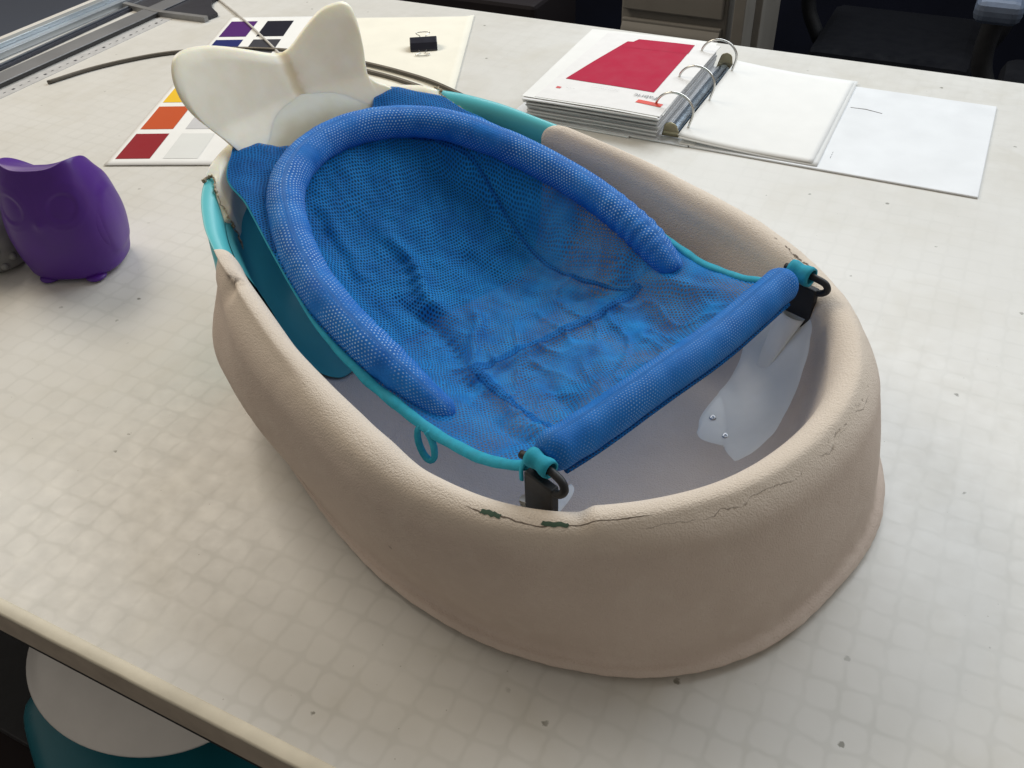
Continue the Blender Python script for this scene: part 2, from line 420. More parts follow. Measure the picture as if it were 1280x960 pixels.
def rowpt(u, i, off=0.0):
    c = loopval(CREST, u); b = loopval(BASE, u); n = nrm(u); H = c[2]
    dip = crest_dip(u); H -= .17 * dip
    if u > -99:
        au = abs(u); fo = lerp(.80, 1, sstep(2.5, 6.5, au)) * lerp(1, .22 if u > 0 else .8, sstep(8.6, 11.0, au) * (1 - (0 if u > 0 else sstep(11.6, 13, au))))
    def cp(o, dz):
        if o > .3: o *= fo
        return cp0(o, dz)
    def cp0(o, dz): return (c[0] + n[0] * o, c[1] + n[1] * o, H + dz)
    # base outward normal ~ crest normal
    def bp(o, z): return (b[0] + n[0] * o, b[1] + n[1] * o, z)
    wl = sstep(5.0, 8.0, abs(u)); o7 = lerp(1.42, 1.02, sstep(2.0, 4.0, abs(u))) + .34 * sstep(6.5, 8.5, abs(u)); inn = sstep(6.8, 8.4, abs(u)) * (1 - sstep(9.6, 11.2, abs(u)))
    if i == 0: p = bp(-1.3, .02)
    elif i == 1: p = bp(-.30, .10)
    elif i == 2: p = bp(.06, .27)
    elif i == 3: p = bp(lerp(-.03, .05, wl), .44)
    elif i == 4: p = bp(lerp(-.30, .03, wl), .66)
    elif i in (5, 6):
        a = bp(lerp(-.30, .06, wl), .8); q = cp(o7 + .12, -1.6); t = (i - 4) / 3
        bul = .04 + .36 * sstep(6.5, 9.0, abs(u)) * (1 - sstep(9.6, 11.2, abs(u)))
        if u > 0: bul += .34 * math.exp(-((u - 10) / .75) ** 2)
        p = tuple(lerp(x, y, t) for x, y in zip(a, q)); p = (p[0] + n[0] * bul, p[1] + n[1] * bul, p[2])
    elif i == 7: p = cp(o7, -1.3)
    elif i == 8: p = cp(o7 * .84, -.66)
    elif i == 9: p = cp(.66, -.2)
    elif i == 10: p = cp0(.25 + .18 * inn, 0)
    elif i == 11: p = cp(-.14 + .24 * inn + .05 * dip, -.10)
    elif i == 12: p = cp(-.42 + .30 * inn + .10 * dip, -.45)
    elif i == 13: p = cp(-.56 + .28 * inn + .10 * dip, -1.1)
    elif i == 14: q = cp(-.95 + .2 * inn, 0); p = (q[0], q[1], 3.3 + .12 * (H - 5.4))
    elif i == 15: q = cp(-1.55, 0); p = (q[0], q[1], 1.9)
    elif i == 16: q = cp(-2.5, 0); p = (q[0], q[1], 1.1)
    elif i == 17: q = cp(-3.4, 0); p = (q[0], q[1], .8)
    else:
        q = cp(-3.4, 0); t = (i - 17)
        tx = clamp(q[0], 7.2, 22)
        p = (lerp(q[0], tx, t), lerp(q[1], 0, t), .72)
    return p
def surf(u, r, off=0.0, lump=1.0):
    r = clamp(r, 0, ROWS - 1)
    i = min(int(r), ROWS - 2); t = r - i
    ps = [rowpt(u, clamp(j, 0, ROWS - 1)) for j in (i - 1, i, i + 1, i + 2)]
    if i == 17: q = tuple(lerp(a, b, t) for a, b in zip(ps[1], ps[2]))
    else:
        if i == 16: ps[3] = ps[2]
        q = tuple(0.5 * (2 * b + (c - a) * t + (2 * a - 5 * b + 4 * c - d) * t * t + (3 * b - a - 3 * c + d) * t ** 3) for a, b, c, d in zip(*ps))
    n = nrm(u)
    if lump:
        w = TW(*q)
        l = lump * (.035 * noise.noise(w * .45) + .008 * noise.noise(w * 1.9))
        if r > 16.6: l *= clamp((17 - r) / .4)
        if r < 4: l += .03 * noise.noise(w * 2.4) * lump
        q = (q[0] + n[0] * l, q[1] + n[1] * l, q[2] + (l * .8 if 8 < r < 13 else 0))
    if off:
        # push outward (outer rows), up (crest), inward (inner rows), up on the floor
        if r <= 10: a = clamp(r - 7, 0, 3) / 3 * PI / 2
        elif r <= 13: a = PI / 2 + (r - 10) / 3 * PI / 2
        else: a = PI - clamp((r - 14) / 3) * PI / 2
        q = (q[0] + n[0] * off * math.cos(a), q[1] + n[1] * off * math.cos(a), q[2] + off * math.sin(a))
    return q
def u_of_s(s, far=False):
    lo, hi = 0, 14
    for _ in range(40):
        m = (lo + hi) / 2
        if loopval(CREST, m)[0] < s: lo = m
        else: hi = m
    return -lo if far else lo
tub = root('baby_bathtub_model', TW(13, 0, 0), 'clay and teal whale-tailed baby bathtub model standing in the middle of the table', 'baby bathtub')

# beige front: u from far boundary to near boundary (rows 0..18)
UF = -9.66; UN = 10.25
def bound(r, near):
    base = UN if near else UF
    if near:
        # rounded end, sweeping back on the outside, forward inside the rim
        o = -.12 * abs((r - 10.2) / 3.2) ** 2 * (1 if 7 < r < 14 else 0)
        o = max(o, -.9)
        o += (9.6 - base) * sstep(13.0, 13.8, r)
        return base + o
    return base + .12 * math.sin(r * .9)
def clay_pt(a, b):
    r = b * (ROWS - 1); ua, ub = bound(r, False), bound(r, True)
    u = lerp(ua, ub, a)
    # close the shell end softly (thicker coat of clay tapering at its ends)
    e = min((u - ua), (ub - u)); th = .10 * math.sqrt(clamp(e / .18))
    q = surf(u, r, th - .02)
    # dent and notch on the outside of the near end
    if u > 0:
        d = math.exp(-((u - (UN - .75)) / .16) ** 2 - ((r - 9.3) / 1.3) ** 2)
        n = nrm(u); q = (q[0] - n[0] * .12 * d, q[1] - n[1] * .12 * d, q[2] - .24 * d)
        g = math.exp(-((u - (UN - 1.2)) / .45) ** 2) * sstep(7.6, 6.6, r) * sstep(2.0, 5.5, r)
        q = (q[0] + n[0] * .0 * g, q[1] + n[1] * .0 * g, q[2])
    return TW(*q)
V, F, U = grid(clay_pt, 560, 150, uvf=lambda a, b: (lerp(bound(b * 18, False), bound(b * 18, True), a), b * 18))
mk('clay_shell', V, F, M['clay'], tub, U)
# teal back
def teal_pt(a, b, u0=None):
    r = b * 17.0
    ua, ub = bound(r, True) - .25, 28 + bound(r, False) + .25
    u = lerp(ua, ub, a)
    if u > 14: u = u - 28
    return TW(*surf(u, r, -.03, .25))
V, F, U = grid(teal_pt, 160, 110)
mk('teal_rim', V, F, M['teal'], tub, U)
# deep teal inner liner (old tub wall) : near side comes further forward with a rounded lobe
def liner_pt(a, b):
    r = lerp(lerp(12.4, 15.2, sstep(.25, .7, a)), 17.9, b)
    lob = 1 - abs(2 * b - .9) ** 3 * .5
    un = lerp(UN - .2, 9.3, sstep(12.4, 13.2, r)) + .25 * sstep(15.6, 17.3, r)
    uf = 28 - u_of_s(20.9)
    u = lerp(un, uf, a)
    if u > 14: u -= 28
    return TW(*surf(u, r, .20 * sstep(12.4, 12.9, r), .5))
V, F, U = grid(liner_pt, 150, 40)
mk('teal_liner', V, F, M['liner'], tub, U)
# cream resin section of the rim below the tail
def resin_edge(r, near):
    w = .14 * noise.noise(Vector((r * .9, 5 if near else 9, 0))) + .03 * noise.noise(Vector((r * 3, 5, 2)))
    pt = 1.0 * sstep(10.6, 12.6, r) * (1 - sstep(14.2, 15.6, r))
    return 11.95 + w - pt * .75
def resin_pt(a, b):
    r = lerp(3.5, 13.2, b)
    ua, ub = resin_edge(r, True), 28 - resin_edge(r, False)
    u = lerp(ua, ub, a); e = min(u - ua, ub - u)
    if u > 14: u -= 28
    th = (.15 + .18 * sstep(11.5, 12.6, r)) * math.sqrt(clamp(e / .25))
    return TW(*surf(u, r, th - .02, .6))
V, F, U = grid(resin_pt, 170, 90, uvf=lambda a, b: (5, 7.2 + 1.5 * sstep(13, 10, lerp(3.5, 13.2, b))))
mk('resin_rim', V, F, M['resin'], tub, U)
# ragged glue line where resin meets teal
for near in (True, False):
    path = []
    for i in range(60):
        r = lerp(8.3, 13.3, i / 59)
        u = resin_edge(r, near) - .01
        if not near: u = -u
        path.append(TW(*surf(u, r, .07 + .16 * sstep(11.5, 12.6, r), .5)) + Vector((noise.noise(Vector((i * .6, 1, 0))), noise.noise(Vector((i * .6, 2, 0))), noise.noise(Vector((i * .6, 3, 0))))) * .13)
    V, F, U = tube(path, .07, 8, rf=lambda t: .3 + 1.7 * abs(noise.noise(Vector((t * 23, near * 3.0, 7)))))
    mk('glue_seam', V, F, M['glue'], tub, U)

# tail flukes
TAIL = [(3.8, 8.14), (4.42, 8.79), (4.95, 9.46), (5.22, 10.13), (5.22, 10.76), (5.01, 11.24), (4.64, 11.52), (4.03, 11.57), (3.19, 11.42), (2.34, 11.14), (1.37, 10.75), (0.57, 10.42), (-0.02, 10.27),
        (-0.58, 10.43), (-1.21, 10.77), (-1.84, 11.11), (-2.5, 11.4), (-3.12, 11.5), (-3.52, 11.46), (-3.74, 11.18), (-3.72, 10.58), (-3.57, 9.92), (-3.34, 9.34), (-3.2, 8.82), (-3.45, 8.46), (-3.79, 8.24), (-4.1, 7.9)]
def tail_s(k, z): return 27.0 + .5 * (z - 8) - .04 * k * k
def tail_pt(a, b):
    if b > 1: b = 1
    top = cr(TAIL, a * (len(TAIL) - 1)); kb = lerp(3.95, -4.2, a); bot = (kb, 7.55 - .35 * (1 - (kb / 4.2) ** 2))
    k = lerp(bot[0], top[0], b); z = lerp(bot[1], top[1], b)
    crease = .05 * math.exp(-(k / .35) ** 2) * sstep(7.5, 9, z)
    s = tail_s(k, z) + crease - .35 * sstep(8.9, 7.6, z)
    return s, k, z
def tail_surface(side):
    na, nb = 140, 40
    def fn(a, b):
        s, k, z = tail_pt(a, b)
        th = .17 * math.sqrt(clamp((1 - b) * 9)) * lerp(1.5, 1, b)
        return TW(s + side * th, k, z)
    return grid(fn, na, nb, uvf=lambda a, b: (tail_pt(a, b)[1], tail_pt(a, b)[2]))
A_ = tail_surface(-1); B_ = tail_surface(1)
V, F, U = join(A_, (B_[0], [tuple(reversed(q)) for q in B_[1]], B_[2]))
tl = mk('tail', V, F, M['resin'], tub, U)
bm = bmesh.new(); bm.from_mesh(tl.data); bmesh.ops.remove_doubles(bm, verts=bm.verts[:], dist=.0002); bmesh.ops.recalc_face_normals(bm, faces=bm.faces[:]); bm.to_mesh(tl.data); bm.free()
# cream apron between tail and rim: a scooped fillet with an arched ridge
def scoop_pt(a, b):
    k = lerp(3.7, -3.8, a)
    top = (tail_s(k, 8.75 - .055 * k * k) - .16, 8.75 - .055 * k * k)
    bot = (25.75 - .045 * k * k, 6.5)
    t = b; s = lerp(top[0], bot[0], t) - .25 * math.sin(PI * t) * 1.0; z = lerp(top[1], bot[1], t ** 1.15) + .18 * math.exp(-((t - .10) / .08) ** 2) * 0
    return TW(s, k, z)
V, F, U = grid(scoop_pt, 60, 30, uvf=lambda a, b: (3.0, lerp(8.4, 5.6, b)))
so = mk('tail_fillet', V, F, M['resin'], tub, U)
sm = so.modifiers.new('solid', 'SOLIDIFY'); sm.thickness = .12 * S; sm.offset = 1

# white housings inside, one each side, with hook
def panel_pt(a, b, sg):
    # top edge near rim to floor end with screws
    lf = cr([(5.05, 13.0), (5.35, 14.3), (4.6, 16.1), (4.06, 17.2), (3.3, 17.42)], b * 4)
    rt = cr([(3.8, 12.7), (3.27, 13.5), (2.49, 14.8), (1.9, 15.5), (1.3, 16.3)], b * 4)
    u = lerp(rt[0], lf[0], a); r = lerp(rt[1], lf[1], a)
    r += .35 * math.sin(PI * a) * b ** 3
    if sg > 0: u = lerp(3.9, 4.9, a)
    ed = .05 * noise.noise(Vector((b * 9, a > .5, 4)))
    u += ed
    e = min(a, 1 - a, b, 1 - b)
    q = surf(u * sg, r, .06 + .06 * math.sqrt(clamp(e / .06)), 1)
    return TW(*q)
for sg in (1, -1):
    V, F, U = grid(lambda a, b: panel_pt(a, b, sg), 30, 60)
    hp = mk('hook_housing', V, F, M['white_pl'], tub, U)
    # boss (tapering half-tube) that carries the hook
    us = u_of_s(6.35) * sg
    top = Vector((6.45, 6.65 * sg, 4.35)); bot = Vector((7.0, 5.9 * sg, 1.6))
    n = Vector((.35, -.8 * sg, .0)).normalized()
    def boss(a, b):
        c = top.lerp(bot, b); w = lerp(.62, .25, b); ang = lerp(-PI * .62, PI * .62, a)
        t = Vector((1, .3 * sg, 0)).normalized(); nn = Vector((.25, -.97 * sg, 0)).normalized()
        dpt = lerp(.42, .05, b ** .8)
        p = c + t * (w * math.sin(ang)) + nn * (dpt * (math.cos(ang) * .8 + .35))
        return TW(*p)
    V, F, U = grid(boss, 24, 20)
    F.append(tuple(i * 20 for i in range(24)))
    mk('hook_boss', V, F, M['white_pl'], hp, U)
    # screws (two)
    for (s_, k_) in ((7.07, 3.19), (6.16, 2.72)):
        c = TW(s_, k_ * sg, .90)
        rr = .13
        vs = [c + Vector((math.cos(t) * rr, math.sin(t) * rr, 0)) for t in [i * PI / 8 for i in range(16)]]
        vs += [v + Vector((0, 0, .07)) - (v - c) * .2 for v in vs]
        vs += [c + (v - c) * .45 + Vector((0, 0, -.0)) for v in vs[16:32]] + [c + Vector((0, 0, .02))]
        fs = [(i, (i + 1) % 16, 16 + (i + 1) % 16, 16 + i) for i in range(16)] + [(16 + i, 16 + (i + 1) % 16, 32 + (i + 1) % 16, 32 + i) for i in range(16)] + [(32 + i, 32 + (i + 1) % 16, 48) for i in range(16)]
        mk('screw', vs, fs, M['steel'], hp)
    # black hook: flat post and a bent loop
    hk_c = Vector((6.35, 6.55 * sg, 0))
    def P(ds, dk, z): return TW(hk_c.x + ds, hk_c.y + dk * sg, z)
    pv = []
    for z in (3.9, 5.62):
        for ds, dk in ((-.62, -.13), (.50, -.13), (.50, .17), (-.62, .17)): pv.append(P(ds, dk, z))
    hook = mk('hook', pv, [(0, 3, 2, 1), (4, 5, 6, 7), (0, 1, 5, 4), (1, 2, 6, 5), (2, 3, 7, 6), (3, 0, 4, 7)], M['black'], tub, smooth=False)
    mod_bevel(hook, .06, 3)
    pts = [P(-.45, .02, 5.45), P(-.78, .05, 5.55), P(-.95, .02, 5.78), P(-.85, -.02, 6.0), P(-.5, -.05, 6.08), P(.1, -.05, 6.08), P(.75, 0, 6.02)]
    V, F, U = tube(smoothpath([tuple(p) for p in pts], 40), .125, 12)
    mk('hook_loop', V, F, M['black'], hook, U)

# green chips bared along the near rim crack
for u0, u1, r0 in ((4.52, 4.76, 9.62), (3.70, 4.02, 9.62)):
    V, F, U = grid(lambda a, b: TW(*surf(lerp(u0, u1, a) + .02 * noise.noise(Vector((b * 3, u0, a * 4))), r0 + (b - .5) * .34 * (.8 + .2 * math.sin(a * PI)) + .1 * noise.noise(Vector((a * 5, u0, 1))), .092, 1)), 14, 6)
    g = mk('green_patch', V, F, M['green'], tub, U)

# ------------------------------------------------------------------ sling
sl = root('mesh_bath_sling', TW(15, 0, 4), 'blue mesh newborn sling with padded arch, hooked across the baby bathtub', 'bath sling')
ZE = ([6.2, 7.1, 8.5, 10, 12, 14, 17, 20, 23, 26], [6.0, 5.45, 4.8, 4.5, 4.6, 5.0, 5.75, 6.7, 7.45, 8.0])
WE = ([6.2, 7.1, 9, 11, 14.2, 16.4, 18.5, 20.5, 23, 24.6, 26.2], [5.9, 6.35, 6.6, 6.75, 7.0, 6.95, 6.6, 6.15, 5.5, 5.25, 4.05])
SG = ([6.2, 7.5, 9.5, 12.4, 15.3, 18.3, 21.4, 23, 24.4], [0, .25, .7, 1.15, 1.9, 2.1, 1.6, .85, .2])
def ze(s): return interp(*ZE, s)
def we(s): return interp(*WE, s)
CREASES = [  # (s,k polyline), width, amplitude (in)
    ([(20.8, 1.0), (19.0, .9), (17.6, 1.6), (16.3, 1.5)], .28, .30), ([(17.9, 2.6), (16.6, 2.2), (15.2, 2.4), (13.6, 3.0)], .25, -.28),
    ([(16.5, .3), (15.2, 1.0), (14.4, 2.1), (12.9, 3.3)], .22, .30), ([(13.2, 3.0), (11.6, 3.4), (9.4, 4.2), (7.3, 4.9)], .30, .34),
    ([(12.9, 3.2), (12.6, 1.0), (12.3, -1.6), (12.0, -4.6)], .20, .22), ([(11.0, 4.6), (9.6, 4.9), (8.0, 5.2)], .2, -.2),
    ([(21.4, -4.3), (18.3, -3.8), (15.3, -3.6), (12.6, -4.2)], .16, .16), ([(16.8, -4.9), (15.2, -4.7), (13.4, -5.2)], .3, .25),
    ([(19.3, -.8), (17.2, -1.6), (15.0, -1.9)], .5, -.22), ([(14.6, -2.4), (13.6, -3.4), (12.6, -4.6)], .25, -.25),
    ([(10.6, -1.0), (9.3, .6), (8.0, 2.4)], .35, .16), ([(11.0, -3.6), (9.3, -3.2), (7.6, -2.4)], .35, -.18), ([(11.2, 1.6), (9.2, 2.4), (7.4, 3.6)], .22, -.20),
    ([(22.5, 2.6), (20.4, 2.9), (18.6, 3.6)], .3, .15), ([(12.2, -4.9), (10.6, -5.2), (8.8, -5.4)], .25, .2)]
def segd(px, py, a, b):
    dx, dy = b[0] - a[0], b[1] - a[1]; t = clamp(((px - a[0]) * dx + (py - a[1]) * dy) / (dx * dx + dy * dy))
    return math.hypot(px - a[0] - t * dx, py - a[1] - t * dy)
def crease(s, k):
    h = 0
    for pl, w, am in CREASES:
        d = min(segd(s, k, pl[i], pl[i + 1]) for i in range(len(pl) - 1))
        if d < w * 4: 
            e0 = min(math.hypot(s - pl[0][0], k - pl[0][1]), math.hypot(s - pl[-1][0], k - pl[-1][1]))
            h += 1.05 * am * math.exp(-(d / (w * 1.15)) ** 2) * clamp(.35 + e0 / 1.5)
    return h
def bedz(s, k):
    w = we(s); a = abs(k) / w
    g = 1 - sstep(.52, .93, a)
    z = ze(s) - interp(*SG, s) * g - .25 * math.sin(clamp((s - 8) / 16) * PI) * (1 - a * a)
    z += crease(s, k) * (1 - sstep(.85, 1, a))
    z += .09 * noise.noise(Vector((s * .8 + k * .3, k * .5, 0))) + .05 * noise.noise(Vector((s * 2.1, k * 2.1, 5))) * g
    wr = noise.noise(Vector((s * .35 - k * .25, (s * .6 + k) * .7, 3))); z += .16 * max(0, 1 - abs(wr) * 5) ** 2 * sstep(17, 13, s) * g
    for (a0, b0, dr, wd) in (((19.2, 1.2), (16.2, 2.6), .5, .42), ((15.4, 2.4), (12.6, 3.6), .45, .38), ((12.4, -3.4), (13.6, -5.2), .4, .35), ((10.8, 3.2), (8.2, 5.0), .4, .4)):
        dd = segd(s, k, a0, b0)
        if dd < wd * 3:
            tt = (s - a0[0]) * (b0[0] - a0[0]) + (k - a0[1]) * (b0[1] - a0[1]); tt /= math.hypot(b0[0] - a0[0], b0[1] - a0[1])
            z += .035 * math.sin(tt * 2 * PI / dr + 2 * noise.noise(Vector((s, k, 2)))) * math.exp(-(dd / wd) ** 2)
    # gathered little puckers near the bar
    z += .05 * math.sin(k * 5.5 + 1.5 * math.sin(k)) * math.exp(-((s - 6.6) / 1.2) ** 2)
    return z
def s_end(a): return 24.6 + 1.6 * sstep(.12, .85, abs(a))
def bed_sk(a, b):
    aa = a * 2 - 1
    s = lerp(6.5, s_end(aa), b); k = aa * we(s); return s, k
def bed_pt(a, b):
    s, k = bed_sk(a, b); return TW(s, k, bedz(s, k))
V, F, U = grid(bed_pt, 170, 260, uvf=lambda a, b: (lambda q: (q[0] + .5 * q[1], q[1] - .3 * q[0]))(bed_sk(a, b)))
mk('mesh_bed', V, F, M['mesh'], sl, U)
# second layer of mesh at the head (two ears lying over the tail base)
def ear_sk(a, b):
    aa = a * 2 - 1; s = lerp(interp([0, 2.1, 3.9, 5.2, 6], [24.3, 23.9, 22.6, 20.6, 19.8], abs(aa) * 5.6), s_end(aa) + .05, b); return s, aa * we(s)
def ear_pt(a, b):
    aa = a * 2 - 1; s = lerp(interp([0, 2.1, 3.9, 5.2, 6], [24.3, 23.9, 22.6, 20.6, 19.8], abs(aa) * 5.6), s_end(aa) + .05, b); k = aa * we(s) * 1.0
    return TW(s, k, bedz(s, k) + .05 + .03 * noise.noise(Vector((s * 1.5, k * 1.5, 9))))
V, F, U = grid(ear_pt, 120, 50, uvf=lambda a, b: (lambda q: (q[1] * 1.0, q[0] + .2 * math.sin(q[1])))(ear_sk(a, b)))
mk('head_mesh', V, F, M['mesh_ear'], sl, U)
# seam tapes (darker stitched bands)
def seam(name, pl, w, m=None):
    path = smoothpath([(p[0], p[1], 0) for p in pl], 60); V = []; F = []; U = []; L = 0
    for i, p in enumerate(path):
        q = path[min(i + 1, 59)] - path[max(i - 1, 0)]; q.normalize(); nn = Vector((-q.y, q.x, 0))
        if i: L += (p - path[i - 1]).length
        for j in range(5):
            t = (j / 4 - .5) * w; pp = p + nn * t; V.append(TW(pp.x, pp.y, bedz(pp.x, pp.y) + .035 + .02 * (1 - (2 * t / w) ** 2) + .012 * math.sin(i * 1.9))); U.append((L, t))
    for i in range(59):
        for j in range(4): F.append((i * 5 + j, i * 5 + j + 1, i * 5 + j + 6, i * 5 + j + 5))
    mk(name, V, F, M['mesh_ear'], sl, U)
seam('stitched_seam', [(13.2, 3.2), (12.9, 1.2), (12.4, -1.5), (12.1, -4.6)], .55)
seam('stitched_seam', [(23.0, -3.6), (21.4, -4.25), (18.3, -3.85), (15.3, -3.6), (12.2, -4.4)], .16)
seam('stitched_seam', [(13.1, 3.1), (11.3, 3.5), (9.2, 3.9), (7.2, 4.6)], .4)
# padded ring
RING = [(11.2, 5.75, 4.25), (13.4, 6.1, 5.05), (16, 6.15, 5.75), (18.4, 5.85, 6.3), (20.7, 5.1, 6.9), (22.7, 3.9, 7.45), (24.0, 2.1, 7.75), (24.45, 0, 7.85)]
ringpts = RING + [(s, -k, z) for s, k, z in reversed(RING[:-1])]
path = [TW(*p) for p in smoothpath(ringpts, 240)]
def ringr(t):
    g = (.62 + .38 * sstep(0, .10, t)) * math.sqrt(clamp(.15 + t / .012)) * (.45 + .55 * math.sqrt(clamp((1 - t) / .05)))
    puck = .05 * math.sin(t * 420) * math.exp(-((t - .93) / .05) ** 2) + .03 * math.sin(t * 300) * math.exp(-((t - .08) / .05) ** 2)
    return g * (1 + .045 * noise.noise(Vector((t * 30, 0, 1))) + .03 * noise.noise(Vector((t * 90, 0, 1))) + puck)
V, F, U = tube(path, .72, 28, rf=ringr, flat=.88)
mk('padded_ring', V, F, M['ring'], sl, U)
# crossbar sleeve
def barr(t):
    return (.55 + .45 * math.sqrt(clamp(min(t, 1 - t) / .035))) * (1 + .03 * noise.noise(Vector((t * 14, 2, 1))) + .02 * math.sin(t * 60) * math.exp(-((t - .1) / .12) ** 2))
path = [TW(6.62 - .25 * (1 - (k / 6.0) ** 2) * 1.0, k, 5.95 + .05 * math.sin(k)) for k in [lerp(6.15, -5.9, i / 79) for i in range(80)]]
V, F, U = tube(path, .63, 28, rf=barr)
mk('crossbar_sleeve', V, F, M['bar'], sl, U)
# stitched hem along under side of the sleeve
path2 = [p + TW(0, 0, 0) * 0 + (TW(-.42, 0, 0) - TW(0, 0, 0)) + Vector((0, 0, -.58)) for p in path[3:-3]]
V, F, U = tube(path2, .10, 8, flat=.6); mk('sleeve_hem', V, F, M['mesh_ear'], sl, U)
# turquoise binding down both long edges
for sg in (1, -1):
    pth = []
    for i in range(150):
        s = lerp(25.6, 6.75, i / 149); k = we(s) * sg
        pth.append(TW(s, k + .02 * sg, bedz(s, k) + .0 - .03))
    V, F, U = tube(pth, .20, 10, flat=.6, rf=lambda t: (.22 + .78 * sstep(.35, .70, t)) * (1 + .22 * noise.noise(Vector((t * 30, sg, 0)))))
    mk('edge_binding', V, F, M['bind'], sl, U)
    # strap loop wound round the hook
    cx = Vector((6.3, 6.45 * sg, 6.02))
    def lp(a, b):
        ang = a * 2 * PI; w = lerp(-.42, .42, b); rr = .27 + .03 * math.sin(b * 9)
        return TW(cx.x - .1 + rr * math.cos(ang) * .95 + .0, cx.y + w * sg, cx.z + .02 + rr * math.sin(ang) * 1.05) if False else TW(cx.x + w + .12, cx.y + rr * math.cos(ang) * sg, cx.z + .05 + rr * math.sin(ang))
    V, F, U = grid(lp, 28, 8, closea=True)
    o = mk('strap_loop', V, F, M['bind'], sl, U); md = o.modifiers.new('s', 'SOLIDIFY'); md.thickness = .07 * S
    # little folded tail of strap
    tp = [TW(6.85, 6.3 * sg, 6.05), TW(7.0, 6.45 * sg, 5.8), TW(7.05, 6.6 * sg, 5.5), TW(6.95, 6.7 * sg, 5.2)]
    V, F, U = tube(smoothpath([tuple(p) for p in tp], 14), .16, 8, flat=.4); mk('strap_end', V, F, M['bind'], sl, U)
# hanging loop of binding on near edge
lp0 = TW(11.2, 6.9, 4.55)
pts = []
ax1 = (TW(1, 0, 0) - TW(0, 0, 0))
for i in range(25):
    t = i / 24; ang = lerp(-PI * .5 + .35, PI * 1.5 - .35, t)
    pts.append(lp0 + ax1 * (.42 * math.cos(ang + PI) * 1.0) + Vector((0, 0, -.72 + -.70 * math.sin(ang + 0) * -1 * -1)))
V, F, U = tube(smoothpath([tuple(p) for p in pts], 60), .125, 10, flat=.8)
mk('hanging_loop', V, F, M['bind'], sl, U)

# ------------------------------------------------------------------ owl bank
OC = Vector((-36.85, 24.2, 0)); OR = Vector((.90, .436, 0)); OF = Vector((.436, -.90, 0))
owl = root('owl_figure', OC, 'purple plastic owl figure with pointed ears, standing at the left edge', 'owl figure')
PR = ([0, .12, .5, 1.2, 2.2, 3.2, 4.2, 5.0, 5.5, 5.75, 5.85], [2.3, 2.5, 2.62, 2.78, 2.86, 2.76, 2.5, 2.15, 1.9, 1.6, 0])
def owl_pt(a, b):
    ang = a * 2 * PI
    # b 0..1 bottom to top centre
    if b < .8: h = lerp(0, 5.45, b / .8); r = interp(*PR, h) ; dr = 1
    else:
        t = (b - .8) / .2; h = 5.45 + .22 * math.sin(t * PI / 2); r = lerp(interp(*PR, 5.45), 0, t ** 1.2)
    ca, sa = math.cos(ang), math.sin(ang)
    ex = 2.5; rad = 1 / ((abs(ca) ** ex + abs(sa) ** ex) ** (1 / ex))
    x = r * rad * ca * .90; y = r * rad * sa * .80
    # ears: raise sides at the front/top
    up = sstep(3.6, 5.45, h)
    h2 = (h + up * .52 * clamp(abs(x) / 1.75) ** 2.6 * (1 - .25 * clamp(-y / 2)) - up * .66 * (max(0, y + 1.5) - .35 * sstep(-1.6, -.9, y)) * (1 - .35 * clamp(abs(x) / 2))) * 1.02
    # wing seam
    if sa < .6:
        wd = abs(abs(x) - (2.15 - .1 * (h - 3) ** 2))
    # eyes: shallow discs pressed into the front (front = -sa)
    if sa < 0:
        for ex0, ez in ((-1.3, 3.75), (1.1, 3.8)):
            d = math.hypot(x - ex0, h - ez)
            y += .07 * (1 - sstep(.50, .68, d)) - .015 * math.exp(-((d - .95) / .10) ** 2)
        bd = math.hypot((x + .05) / .24, (h - 3.15) / .30); y -= .14 * math.exp(-bd * bd)
    # wings slightly proud
    wing = sstep(2.25, 2.4, abs(x)) * sstep(.6, 1.0, h) * (1 - sstep(4.6, 5.0, h)); x *= 1 + .02 * wing; 
    return OC + OR * x + OF * (-y) + Vector((0, 0, .18 + h2))
V, F, U = grid(owl_pt, 160, 150, closea=True)
F.append(tuple(reversed([i * 150 for i in range(160)])))
mk('body', V, F, M['owl'], owl, U)
for fx in (-1.0, 1.25):
    def foot(a, b):
        ang = a * 2 * PI; ph = b * PI; p = OC + OR * fx + OF * 1.55
        return p + OR * (.50 * math.sin(ph) * math.cos(ang)) + OF * (.50 * math.sin(ph) * math.sin(ang)) + Vector((0, 0, .18 + .18 * math.cos(ph)))
    V, F, U = grid(foot, 24, 12, closea=True); fixn(mk('foot', V, F, M['owl'], owl, U))
for wx in (-1, 1):
    def wingf(a, b):
        ang = a * 2 * PI; rr = b
        hx = .95 * rr * math.cos(ang); hz = 1.55 * rr * math.sin(ang)
        h = clamp(2.7 + hz, .3, 5.2); r = interp(*PR, h)
        th = (0.38 + hx * .33)    # wraps round side
        ca, sa = math.cos(th), -math.sin(th) ; ex = 2.5; rad = 1 / ((abs(ca) ** ex + abs(sa) ** ex) ** (1 / ex))
        o = .05 * math.sqrt(clamp(1 - rr ** 4)) - .02
        x = (r + o) * rad * ca * wx * .90; y = (r + o) * rad * sa * .80
        return OC + OR * x + OF * (-y) + Vector((0, 0, .18 + h * .98))
    V, F, U = grid(wingf, 40, 12, closea=True); mk('wing', V, F, M['owl'], owl, U)
